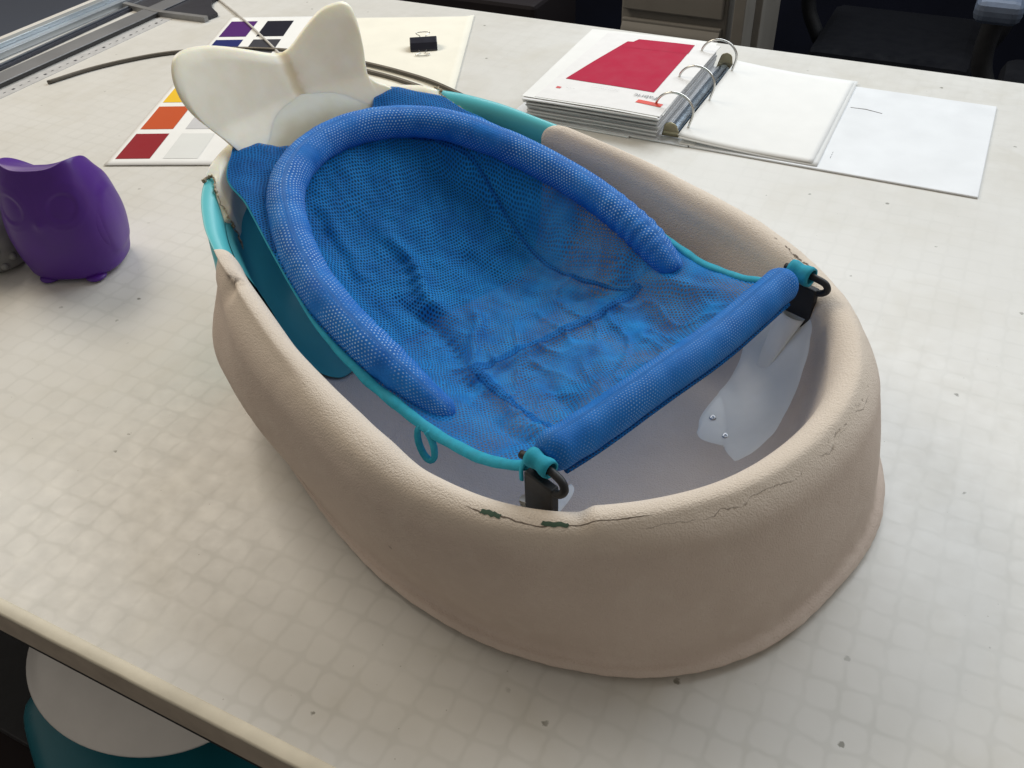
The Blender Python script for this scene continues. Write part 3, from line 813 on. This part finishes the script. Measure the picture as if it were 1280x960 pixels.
# coin slot block: raised lip and dark slot
sc0 = OC + OF * 1.0 + Vector((0, 0, 5.56))
def obox(c, hx, hy, z0, z1, m, nm, par, bev=.03):
    vs = [c + OR * sx * hx + OF * sy * hy + Vector((0, 0, z)) for sx in (-1, 1) for sy in (-1, 1) for z in (z0, z1)]
    o = mk(nm, vs, [(0, 1, 3, 2), (4, 6, 7, 5), (0, 4, 5, 1), (2, 3, 7, 6), (0, 2, 6, 4), (1, 5, 7, 3)], m, par, smooth=False); 
    if bev: mod_bevel(o, bev)
    return o
lip = obox(sc0, .55, .2, -.12, .16, M['owl'], 'slot_lip', owl)
obox(sc0, .36, .05, .10, .165, M['foam'], 'slot', lip, 0)

# grey figurine, mostly out of frame
gc = Vector((-40.9, 22.6, 0))
gf = root('grey_figurine', gc, 'grey knobbly plastic figurine at the left edge, beside the purple owl', 'figurine')
def gpt(a, b):
    ang = a * 2 * PI; h = b * 4.6; r = interp([0, .3, 1.5, 2.6, 3.6, 4.6], [1.2, 1.6, 1.75, 1.35, 1.0, 0], h)
    return gc + Vector((r * math.cos(ang), r * math.sin(ang), h))
V, F, U = grid(gpt, 48, 40, closea=True); F.append(tuple(reversed([i * 40 for i in range(48)]))); mk('body', V, F, M['grey_pl'], gf, U)
for (ang, h) in ((-.5, .5), (-.2, .9), (-.9, 1.0), (-.55, 1.4)):
    r = interp([0, .3, 1.5, 2.6], [1.2, 1.6, 1.75, 1.35], h); c = gc + Vector((r * math.cos(ang), r * math.sin(ang), h))
    V, F, U = grid(lambda a, b: c + Vector((math.cos(a * 2 * PI) * math.sin(b * PI), math.sin(a * 2 * PI) * math.sin(b * PI), math.cos(b * PI))) * .2, 16, 9, closea=True)
    mk('knob', V, F, M['grey_pl'], gf, U)

# ------------------------------------------------------------------ papers
SO = Vector((-43.79, 32.34, 0)); EU = Vector((.921, .39, 0)); EV = Vector((-.39, .921, 0))
def sheet(name, u0, u1, v0, v1, z, m, label, cat, curl=.12, th=.012, seed=0):
    def fn(a, b):
        u, v = lerp(u0, u1, a), lerp(v0, v1, b)
        zz = z + .03 * abs(noise.noise(Vector((u * .15, v * .15, seed)))) + curl * (clamp((a - .93) / .07) ** 2 + clamp((.03 - b) / .03) ** 2 * .4)
        return SO + EU * u + EV * v + Vector((0, 0, zz))
    V, F, U = grid(fn, 24, 40)
    o = mk(name, V, F, m, None, U, loc=SO + EU * u0 + EV * v0)
    md = o.modifiers.new('s', 'SOLIDIFY'); md.thickness = th * S; md.offset = 1
    return o, fn
cr_o, _ = sheet('paper_sheet', 5.5, 19.7, 8.0, 24.9, .012, M['paper2'], '', '', .10, seed=3)
tag(cr_o, 'blank cream paper sheet under the black binder clip, behind the tail', 'paper')
sw, swf = sheet('colour_swatch_sheet', 0, 7.0, 0, 25.3, .05, M['paper'], '', '', .05)
tag(sw, 'white sheet printed with two columns of colour squares, between owl and tail', 'colour chart')
CSW = {(0, 0): (.27, .014, .022), (1, 0): (.52, .085, .022), (2, 0): (.80, .50, .03), (3, 0): (.05, .30, .10), (4, 0): (.012, .02, .13), (5, 0): (.075, .014, .14),
       (0, 1): (.70, .71, .69), (1, 1): (.56, .56, .57), (2, 1): (.42, .42, .43), (3, 1): (.2, .2, .21), (4, 1): (.045, .045, .055), (5, 1): (.008, .008, .018)}
for (r_, c_), colr in CSW.items():
    m = plain('swatch_ink_%d%d' % (r_, c_), colr, .75, var=.03, nscale=20, bump=0)
    u0 = .38 + c_ * 2.92; v0 = .8 + 4.03 * r_
    def fn(a, b):
        u, v = u0 + a * 2.12, v0 + b * 3.38
        p = swf(u / 7.0, v / 25.3); return p + Vector((0, 0, .028))
    V, F, U = grid(fn, 8, 12); mk('colour_square', V, F, m, sw, U)

# binder clip
cc = Vector((-35.6, 55.6, .04)); ca_ = Vector((.93, .36, 0)).normalized(); cb = Vector((-.36, .93, 0)).normalized()
ca_ = Vector((.86, .51, 0)).normalized(); cb = Vector((-.51, .86, 0)).normalized()
clip = root('binder_clip', cc, 'black binder clip lying on the blank cream paper', 'binder clip')
hw = .98
prof = [(-.62, .0), (-.62, .06), (.02, .86), (.10, .86), (.62, .06), (.62, .0)]
vs = []; 
for sx in (-1, 1):
    for (y, z) in ((-.70, .0), (-.70, .12), (-.45, .55), (.05, .80), (.45, .62), (.62, .12), (.62, 0)): vs.append(cc + ca_ * hw * sx + cb * y + Vector((0, 0, z)))
n7 = 7
fs = [(i, i + 1, i + 1 + n7, i + n7) for i in range(n7 - 1)] + [(n7 - 1, 0, n7, 2 * n7 - 1), tuple(range(n7)), tuple(range(2 * n7 - 1, n7 - 1, -1))]
mod_bevel(fixn(mk('clip_body', vs, fs, plain('clip_black', (.009, .010, .022), .3), clip, smooth=False)), .04)
for sgn, zz, dx in ((1, .35, -.05), (-1, .12, -.1)):
    o0 = cc + cb * (sgn * .5) + Vector((0, 0, zz)) + ca_ * dx
    L = 1.55 if sgn > 0 else 1.15
    pl = [(-.32, 0, 0), (-.22, .45 * L, .05), (-.30, .62 * L, .07), (-.48, .78 * L, .08), (-.45, .95 * L, .08), (0, 1.02 * L, .08), (.45, .95 * L, .08), (.48, .78 * L, .08), (.30, .62 * L, .07), (.22, .45 * L, .05), (.32, 0, 0)]
    V, F, U = tube(smoothpath([tuple(o0 + ca_ * a + cb * (b * sgn) + Vector((0, 0, c if sgn > 0 else -c * .8))) for a, b, c in pl], 60), .035, 8)
    mk('wire_handle', V, F, M['chrome'], clip, U)

# rods and cord
pts = [(-57.0, 40.1, .14), (-55.9, 43.3, .14), (-54.1, 46.2, .14), (-52.2, 48.1, .14), (-49.5, 49.8, .14), (-46, 51.0, .14), (-42, 51.5, .2), (-38, 51.2, .2), (-34.7, 50.75, .2), (-31.4, 49.95, .2), (-27.8, 48.4, .2), (-25.2, 47.0, .2)]
V, F, U = tube(smoothpath(pts, 120), .14, 12); tag(mk('bent_rod', V, F, M['darkrod'], None, U, loc=pts[0]), 'long dark curved rod whose cut end points left of the tail', 'rod')
pts = [(-44.0, 50.2, .16), (-40.5, 50.65, .16), (-37.3, 50.15, .16), (-34, 49.6, .16), (-30.3, 48.5, .16), (-27.0, 46.9, .16)]
V, F, U = tube(smoothpath(pts, 80), .15, 12); tag(mk('bent_rod', V, F, M['darkrod'], None, U, loc=pts[0]), 'shorter dark curved rod, the nearer of the pair right of the tail', 'rod')
pts = [(-59.5, 60.0, .08), (-53, 56.0, .14), (-48, 52.7, .16), (-44.5, 50.3, .14)]
V, F, U = tube(smoothpath(pts, 50), .09, 10); tag(mk('thin_cord', V, F, plain('pale_cord', (.6, .58, .54), .5), None, U, loc=pts[0]), 'thin pale cord crossing the dark colour squares behind the tail', 'cord')

# straightedges in the far left corner
sb = root('steel_straightedge', (-60.2, 50, 0), 'grey flat steel straightedge nearest the middle of the table, along its left side', 'straightedge')
box('blade', -61.2, -59.55, 28, 74, .32, .40, plain('grey_brushed_steel', (.32, .33, .35), .35, .7, nscale=8), sb, .02)
box('blade_edge', -61.1, -59.62, 28, 74, .03, .30, M['frame'], sb, .02)
ms = root('measuring_strip', (-58.9, 50, 0), 'pale strip with small dark division marks beside the grey straightedge', 'measuring strip')
box('strip', -59.35, -58.15, 28, 66, .0, .03, plain('strip_grey', (.50, .50, .50), .5), ms, 0)
V = []; F = []
for i in range(52):
    y = 30 + i * .7; w = .12 if i % 4 else .3; b_ = len(V)
    V += [(-58.75, y, .036), (-58.75 + w * .7, y, .036), (-58.75 + w * .7, y + .22, .036), (-58.75, y + .22, .036)]; F.append((b_, b_ + 1, b_ + 2, b_ + 3))
mk('division_marks', V, F, M['foam'], ms, smooth=False)
s2 = root('aluminium_profile', (-65.3, 50, 0), 'pale blue-grey aluminium profile lying farthest left, beyond the grey straightedge', 'metal profile')
box('profile_body', -66.2, -64.2, 30, 75, .02, .5, plain('pale_aluminium', (.42, .46, .50), .3, .6, nscale=6), s2, .04)
box('profile_rail', -65.6, -64.9, 30, 75, .5, .85, plain('pale_aluminium_b', (.5, .55, .58), .25, .6, nscale=6), s2, .05)
s3 = root('dark_metal_ruler', (-63.0, 50, 0), 'thin dark metal ruler lying between the profile and the grey straightedge', 'ruler')
box('blade', -63.3, -62.6, 26, 70, .02, .22, plain('dark_steel', (.05, .055, .075), .3, .6), s3, .02, rz=.035)
box('grip', -63.1, -62.9, 26, 70, .225, .34, plain('dark_steel_b', (.2, .22, .25), .3, .6), s3, .02, rz=.035)
# T-square head: dark wedge with swept flank
th = root('t_square_head', (-58, 56, 0), 'dark wedge-shaped tool head with a grey lip, under the straightedges at the top', 'T-square')
pl = [(-66, 55.0), (-60, 54.2), (-55.1, 54.5), (-54.9, 55.6), (-56.4, 56.6), (-57.4, 57.8), (-58.0, 60), (-58.4, 64), (-61.5, 64.0), (-66, 60)]
V = [(x, y, .04) for x, y in pl] + [(x, y, .30) for x, y in pl]; n_ = len(pl)
F = [tuple(range(n_ - 1, -1, -1)), tuple(range(n_, 2 * n_))] + [(i, (i + 1) % n_, n_ + (i + 1) % n_, n_ + i) for i in range(n_)]
mk('head', V, F, plain('dark_tool', (.025, .026, .035), .35), th, smooth=False)
pl = [(-64, 54.35), (-60, 53.75), (-54.95, 54.05), (-54.95, 54.5), (-60, 54.2), (-64, 54.8)]
V = [(x, y, .02) for x, y in pl] + [(x, y, .42) for x, y in pl]; n_ = len(pl)
F = [tuple(range(n_ - 1, -1, -1)), tuple(range(n_, 2 * n_))] + [(i, (i + 1) % n_, n_ + (i + 1) % n_, n_ + i) for i in range(n_)]
mk('lip', V, F, plain('tool_lip', (.25, .25, .25), .4, .4), th, smooth=False)

# ------------------------------------------------------------------ ring binder
bn = root('ring_binder', (-14, 53.5, 0), 'open white ring binder with metal rings, behind the bathtub', 'ring binder')
box('cover', -13.0, 2.55, 47.6, 59.7, .01, .12, M['cover'], bn, .05)
box('spine', -16.6, -13.05, 47.55, 59.8, .01, .10, M['cover'], bn, .04)
box('cover', -24.6, -16.65, 47.4, 60.3, .01, .10, M['cover'], bn, .04)
box('hinge_strip', -13.6, -12.7, 47.62, 59.7, .122, .15, M['paper'], bn, .01)
# metal rail + end levers
rail = plain('rail_metal', (.45, .55, .66), .18, 1)
V, F, U = grid(lambda a, b: Vector((-14.35 + .42 * math.sin((a - .5) * PI), lerp(48.6, 59.2, b), .12 + .38 * math.cos((a - .5) * PI))), 12, 20)
mk('ring_rail', V, F, rail, bn, U)
for y0, sg in ((48.45, -1), (59.35, 1)):
    def lev(a, b):
        w = .55 * (1 - .45 * b) * math.sqrt(clamp(1 - (max(0, b - .75) / .25) ** 2)) + .02
        return Vector((-14.35 + (a - .5) * 2 * w, y0 + sg * (.15 + .35 * b) * (1 if b < .3 else .8), .14 + .95 * b))
    V, F, U = grid(lev, 12, 14); o = mk('end_lever', V, F, plain('brass_grey_metal', (.42, .38, .26), .35, .9), bn, U); md = o.modifiers.new('s', 'SOLIDIFY'); md.thickness = .09 * S
for (y1, y2) in ((49.35, 49.15), (53.7, 53.4), (58.3, 58.4)):
    pl = []
    for i in range(30):
        t = i / 29; ang = lerp(PI * 1.02, -.28, t)
        pl.append(Vector((-14.55 + 1.18 * math.cos(ang), lerp(y1, y2, t), 1.35 + 1.05 * math.sin(ang) - (.75 if False else 0))))
    pl += [Vector((-13.5, y2, .75)), Vector((-13.62, y2, .3))]
    pl = [Vector((-15.7, y1, 1.1))] + pl
    V, F, U = tube(smoothpath([tuple(p) for p in pl], 50), .075, 10); mk('binder_ring', V, F, M['chrome'], bn, U)

# pages: stack on the left (things resting in binder, counted as one pad), single sheet right
st = root('card_stack', (-19, 53.5, .1), 'thick uneven stack of white sample sheets on the left half of the ring binder', 'paper stack')
def layer(name, x0, x1, y0, y1, z0, z1, m, sd, par, rot=0.0):
    na, nb = 26, 26
    def outl(a, b, z):
        x = lerp(x0, x1, a); y = lerp(y0, y1, b)
        cx_, cy_ = (x0 + x1) / 2, (y0 + y1) / 2; dx, dy = x - cx_, y - cy_
        sag = -.10 * (1 - a) ** 2 * (z1 > 1.2) + .05 * noise.noise(Vector((x * .25, y * .25, sd)))
        return Vector((cx_ + dx * math.cos(rot) - dy * math.sin(rot), cy_ + dx * math.sin(rot) + dy * math.cos(rot), z + sag))
    A = grid(lambda a, b: outl(a, b, z1), na, nb); B = grid(lambda a, b: outl(a, b, z0), na, nb)
    B = (B[0], [tuple(reversed(q)) for q in B[1]], B[2])
    V, F, U = join(A, B); off = na * nb
    ring = [i * nb for i in range(na)] + [(na - 1) * nb + j for j in range(1, nb)] + [i * nb + nb - 1 for i in range(na - 2, -1, -1)] + [j for j in range(nb - 2, 0, -1)]
    for i in range(len(ring)):
        a, b = ring[i], ring[(i + 1) % len(ring)]; F.append((a, a + off, b + off, b))
    fixn(mk(name, V, F, m, par, U, smooth=False))
z = .11; random.seed(3)
tones = [plain('page_tone_%d' % i, (c, c, c * 1.01), .7, var=.05, nscale=20) for i, c in enumerate((.74, .6, .5, .68, .42))]
for i in range(17):
    h = random.choice((.05, .07, .09, .1)); jx = random.uniform(-.35, .05); jy = random.uniform(-.16, .10)
    if z + h > 1.5: break
    layer('sheet_bundle', -23.4 + jx, -14.95 + random.uniform(-.12, .05) - .35 * (1.5 - z) * 0, 47.62 + jy, 59.5 + random.uniform(-.2, .2), z, z + h - .012, tones[i % 5], i, st, random.uniform(-.006, .006)); z += h
layer('sheet_bundle', -24.0, -15.0, 47.9, 60.1, z, z + .02, M['paper'], 31, st, .03)
layer('sheet_bundle', -23.6, -14.9, 47.6, 59.7, z + .03, z + .05, M['paper'], 32, st, -.02)
ztop = z + .06
cardm = plain('white_card', (.80, .79, .78), .6, var=.03)
cd = root('sample_card', (-19, 53.5, ztop), 'white sample card with a large crimson rectangle, on top of the sheet stack', 'sample card')
layer('card', -22.9, -14.85, 47.75, 59.6, ztop, ztop + .03, cardm, 32, cd, -.012)
def top_patch(name, poly, m, par, dz=.04, sd=32):
    # poly quad grid in xy lying on the card
    (a0, a1, a2, a3) = [Vector((*p, 0)) for p in poly]
    def fn(a, b):
        p = a0.lerp(a1, a).lerp(a3.lerp(a2, a), b); aa = (p.x + 22.9) / 8.05
        sag = -.10 * (1 - clamp(aa)) ** 2 + .05 * noise.noise(Vector((p.x * .25, p.y * .25, sd)))
        return Vector((p.x, p.y, ztop + .03 + dz + sag))
    V, F, U = grid(fn, 10, 14); return mk(name, V, F, m, par, U)
red = plain('crimson_card', (.43, .008, .045), .65, var=.03)
top_patch('crimson_swatch', ((-22.3, 51.0), (-16.35, 50.75), (-16.4, 58.85), (-20.9, 58.3)), red, cd, .02)
top_patch('crimson_swatch', ((-20.9, 57.2), (-16.35, 57.4), (-16.4, 59.0), (-20.3, 58.9)), red, cd, .027)
top_patch('red_logo_box', ((-16.9, 49.0), (-15.3, 48.85), (-15.25, 49.3), (-16.85, 49.45)), plain('logo_red', (.72, .06, .03), .5), cd, .02)
top_patch('small_red_mark', ((-22.3, 49.45), (-22.0, 49.44), (-22.0, 49.7), (-22.3, 49.72)), plain('mark_red', (.65, .08, .08), .5), cd, .02)
def text(body, size, c, rz, m, par, name='lettering', z=0.0, mirror=False):
    cu = bpy.data.curves.new(name, 'FONT'); cu.body = body; cu.size = size * S; cu.align_x = 'CENTER'; cu.align_y = 'CENTER'
    ob = bpy.data.objects.new('tmp', cu); COL.objects.link(ob)
    bpy.context.view_layer.update()
    me = bpy.data.meshes.new_from_object(ob); bpy.data.objects.remove(ob)
    R = Matrix.Rotation(rz, 3, 'Z')
    for v in me.vertices: v.co = R @ v.co + (Vector(c) - ORIG[par.name]) * S
    me.materials.append(m); o = bpy.data.objects.new(name, me); COL.objects.link(o); o.parent = par; ORIG[o.name] = ORIG[par.name]; return o
ink = plain('grey_ink', (.30, .30, .31), .6); wink = plain('pale_ink', (.85, .8, .78), .6); dink = plain('dark_ink', (.08, .08, .10), .6)
tz = ztop + .03 + .035
text('Fabric', .62, (-16.6, 49.95, tz + .01), PI - .02, ink, cd)
text('--- -- ---', .2, (-21.3, 49.45, tz - .01), PI - .02, dink, cd)
for i in range(2): text('-- --- ---- -- --- -- ---- --', .2, (-19.3, 50.3 - i * .25, tz), PI - .03, ink, cd)
# right page(s)
pg = root('loose_page', (-10, 53.5, .15), 'blank white page held by the binder rings on the right cover', 'page')
for i, (x0, x1, y0, y1, zz, r_) in enumerate(((-13.75, -5.75, 47.75, 60.3, .17, .004), (-13.8, -6.0, 47.95, 60.2, .23, -.004))):
    def fn(a, b):
        p = Vector((lerp(x0, x1, a), lerp(y0, y1, b), 0)); q = p - Vector((-13, 53.5, 0)); 
        return Vector((-13 + q.x - q.y * r_, 53.5 + q.y + q.x * r_, zz + .28 * (1 - a) ** 3 + .05 * noise.noise(Vector((p.x * .2, p.y * .2, i)))))
    V, F, U = grid(fn, 24, 24); o = mk('sheet', V, F, M['paper'], pg, U); md = o.modifiers.new('s', 'SOLIDIFY'); md.thickness = .02 * S
text('--- -- --', .3, (-5.3, 49.5, .128), PI / 2, dink, bn)
V, F, U = tube([Vector((-5.5, 56.3, .125)), Vector((-4.6, 56.35, .135)), Vector((-3.6, 56.1, .125))], .03, 6, flat=.5); mk('scuff', V, F, ink, bn, U)

# ------------------------------------------------------------------ background beyond and under the table
fl = mk('floor', [(-400, -200, -36), (300, -200, -36), (300, 400, -36), (-400, 400, -36)], [(0, 1, 2, 3)], M['floor'], None, smooth=False, loc=(0, 0, -36)); tag(fl, kind='structure')
bw = box('back_partition', -160, 120, 150, 153, -36, 40, M['navy'], None, .1); tag(bw, 'dark navy partition standing behind the cabinet', 'partition')
cb_ = root('filing_cabinet', (-26, 92, -36), 'grey-brown metal filing cabinet behind the table', 'filing cabinet')
box('carcass', -31.4, -20.9, 85.3, 110, -36, 4, M['cab'], cb_, .2)
for i, (z0, z1) in enumerate(((-5.6, 3.6), (-15.6, -6.4), (-25.6, -16.4), (-35.2, -26.4))):
    box('drawer', -31.1, -21.2, 84.7, 85.25, z0, z1, M['cab'], cb_, .15)
    V, F, U = grid(lambda a, b: Vector((lerp(-31.0, -21.3, a), 84.65 - .55 * math.sin(b * PI), lerp(z1 - 2.2, z1 - .3, b))), 4, 14); mk('drawer_pull', V, F, M['cab'], cb_, U)
box('upright_post', -20.2, -19.1, 84.6, 86.0, -36, 6, M['cab'], None, .1); tag(bpy.data.objects['upright_post'], 'narrow grey upright post just right of the filing cabinet', 'post')
box('partition_post', -18.7, -18.0, 86.5, 88.0, -36, 6, M['cab'], None, .1); tag(bpy.data.objects['partition_post'], 'thin grey edge post, right-hand one beside the filing cabinet', 'post')
# office chairs
def chair(cx, cy, label, ar=True, h=-12):
    c = root('office_chair', (cx, cy, -36), label, 'chair', 'office chairs behind the table')
    box('seat', cx - 9, cx + 9, cy - 9, cy + 9, h - 3, h, M['chair'], c, 1.2)
    box('backrest', cx - 8, cx + 8, cy + 8.5, cy + 11, h + 3, h + 22, M['chair'], c, 1.2)
    V, F, U = tube([Vector((cx, cy, -33)), Vector((cx, cy, h - 3))], 1.2, 12); mk('gas_stem', V, F, M['black'], c, U)
    for i in range(5):
        a = i * 2 * PI / 5; V, F, U = tube([Vector((cx, cy, -32)), Vector((cx + 11 * math.cos(a), cy + 11 * math.sin(a), -34))], 1, 8); mk('foot_spoke', V, F, M['black'], c, U)
    for sgx in (-1, 1):
        V, F, U = tube(smoothpath([(cx + sgx * 9, cy, h - 2), (cx + sgx * 11, cy, h + 2), (cx + sgx * 11, cy, h + 7)], 12), .9, 8); mk('arm_post', V, F, M['black'], c, U)
        mod_bevel(box('armrest', cx + sgx * 11 - 1.9, cx + sgx * 11 + 1.9, cy - 5.5, cy + 5, h + 7, h + 9, M['armrest'], c, 0), .8, 3)
chair(12.5, 92, 'dark office chair at the right with a grey-blue armrest', h=-11)
chair(-8, 118, 'dark office chair right of the cabinet, mostly hidden behind the table', h=-16)
bx = box('storage_box', -150, -78, 62, 92, -36, -14, plain('slate_box', (.07, .085, .12), .5, nscale=3), None, .8); tag(bx, 'blurred slate blue storage box beyond the left table corner', 'storage box')
bx = box('storage_box', -62, -44, 92, 104, -36, -9, plain('brown_box', (.02, .016, .018), .7, nscale=3), None, .5); tag(bx, 'dark brown low box beyond the back edge, left of the cabinet', 'storage box')

# under the near table edge
bc = Vector((-29.4, 14.3, -16))
bo = root('plastic_tub_lid', bc + Vector((0, 0, -5)), 'greyish white rounded plastic tub lid under the near table edge, on the teal tub', 'plastic lid')
def bowl(a, b):
    ang = a * 2 * PI
    prof = [(6.62, -.1), (6.66, .1), (6.4, .32), (5.7, .85), (4.7, 1.45), (3.4, 1.95), (1.8, 2.25), (0.01, 2.35)]
    q = cr([(p[0], p[1], 0) for p in prof], b * 7)
    return bc + Vector((q[0] * math.cos(ang) * 1.02, q[0] * math.sin(ang) * .78, q[1]))
V, F, U = grid(bowl, 80, 60, closea=True)
o = mk('lid_dome', V, F, M['bowl'], bo, U); md = o.modifiers.new('s', 'SOLIDIFY'); md.thickness = .12 * S; md.offset = -1
t2 = root('teal_plastic_tub', (-26, 15, -22), 'teal plastic tub with a rounded tail, lowest under the near table edge', 'plastic tub')
def teal2(a, b):
    ang = a * 2 * PI; r = interp([0, .5, .8, 1], [0.01, 7, 9.3, 9.8], b)
    lob = 1 + .16 * math.exp(-((ang - 3.5) / .28) ** 2)
    return Vector((-25 + r * math.cos(ang) * 1.15 * lob, 13.0 + r * math.sin(ang) * .75, -18.9 - 2.9 * b ** 2.5))
V, F, U = grid(teal2, 90, 40, closea=True); mk('tub_body', V, F, M['teal2'], t2, U)
bx = box('floor_crate', -52, -36, 2, 16, -36, -24, plain('dark_brown_crate', (.03, .022, .022), .6, nscale=5), None, .3); tag(bx, 'dark brown crate on the floor at the lower left', 'crate')

# ------------------------------------------------------------------ light
w = bpy.data.worlds.new('World'); sc.world = w; w.use_nodes = True
bg = w.node_tree.nodes['Background']; bg.inputs[0].default_value = (1.0, .92, .82, 1); bg.inputs[1].default_value = .26
def area(name, loc, target, sx, sy, power, color):
    d = bpy.data.lights.new(name, 'AREA'); d.shape = 'RECTANGLE'; d.size = sx * S; d.size_y = sy * S; d.energy = power; d.color = color
    o = bpy.data.objects.new(name, d); COL.objects.link(o); o.location = Vector(loc) * S
    o.rotation_euler = (Vector(target) - Vector(loc)).to_track_quat('-Z', 'Y').to_euler(); return o
area('window_light', (4, 108, 72), (-14, 30, 0), 130, 46, 70, (.88, .945, 1.0))
area('side_light', (-90, 48, 74), (-26, 22, 0), 50, 30, 27, (1.0, .90, .75))

sc.render.engine = 'CYCLES'
sc.cycles.transparent_max_bounces = 12
sc.view_settings.view_transform = 'Standard'; sc.view_settings.look = 'None'; sc.view_settings.exposure = 0; sc.view_settings.gamma = 1
sc.render.resolution_x = 1024; sc.render.resolution_y = 768
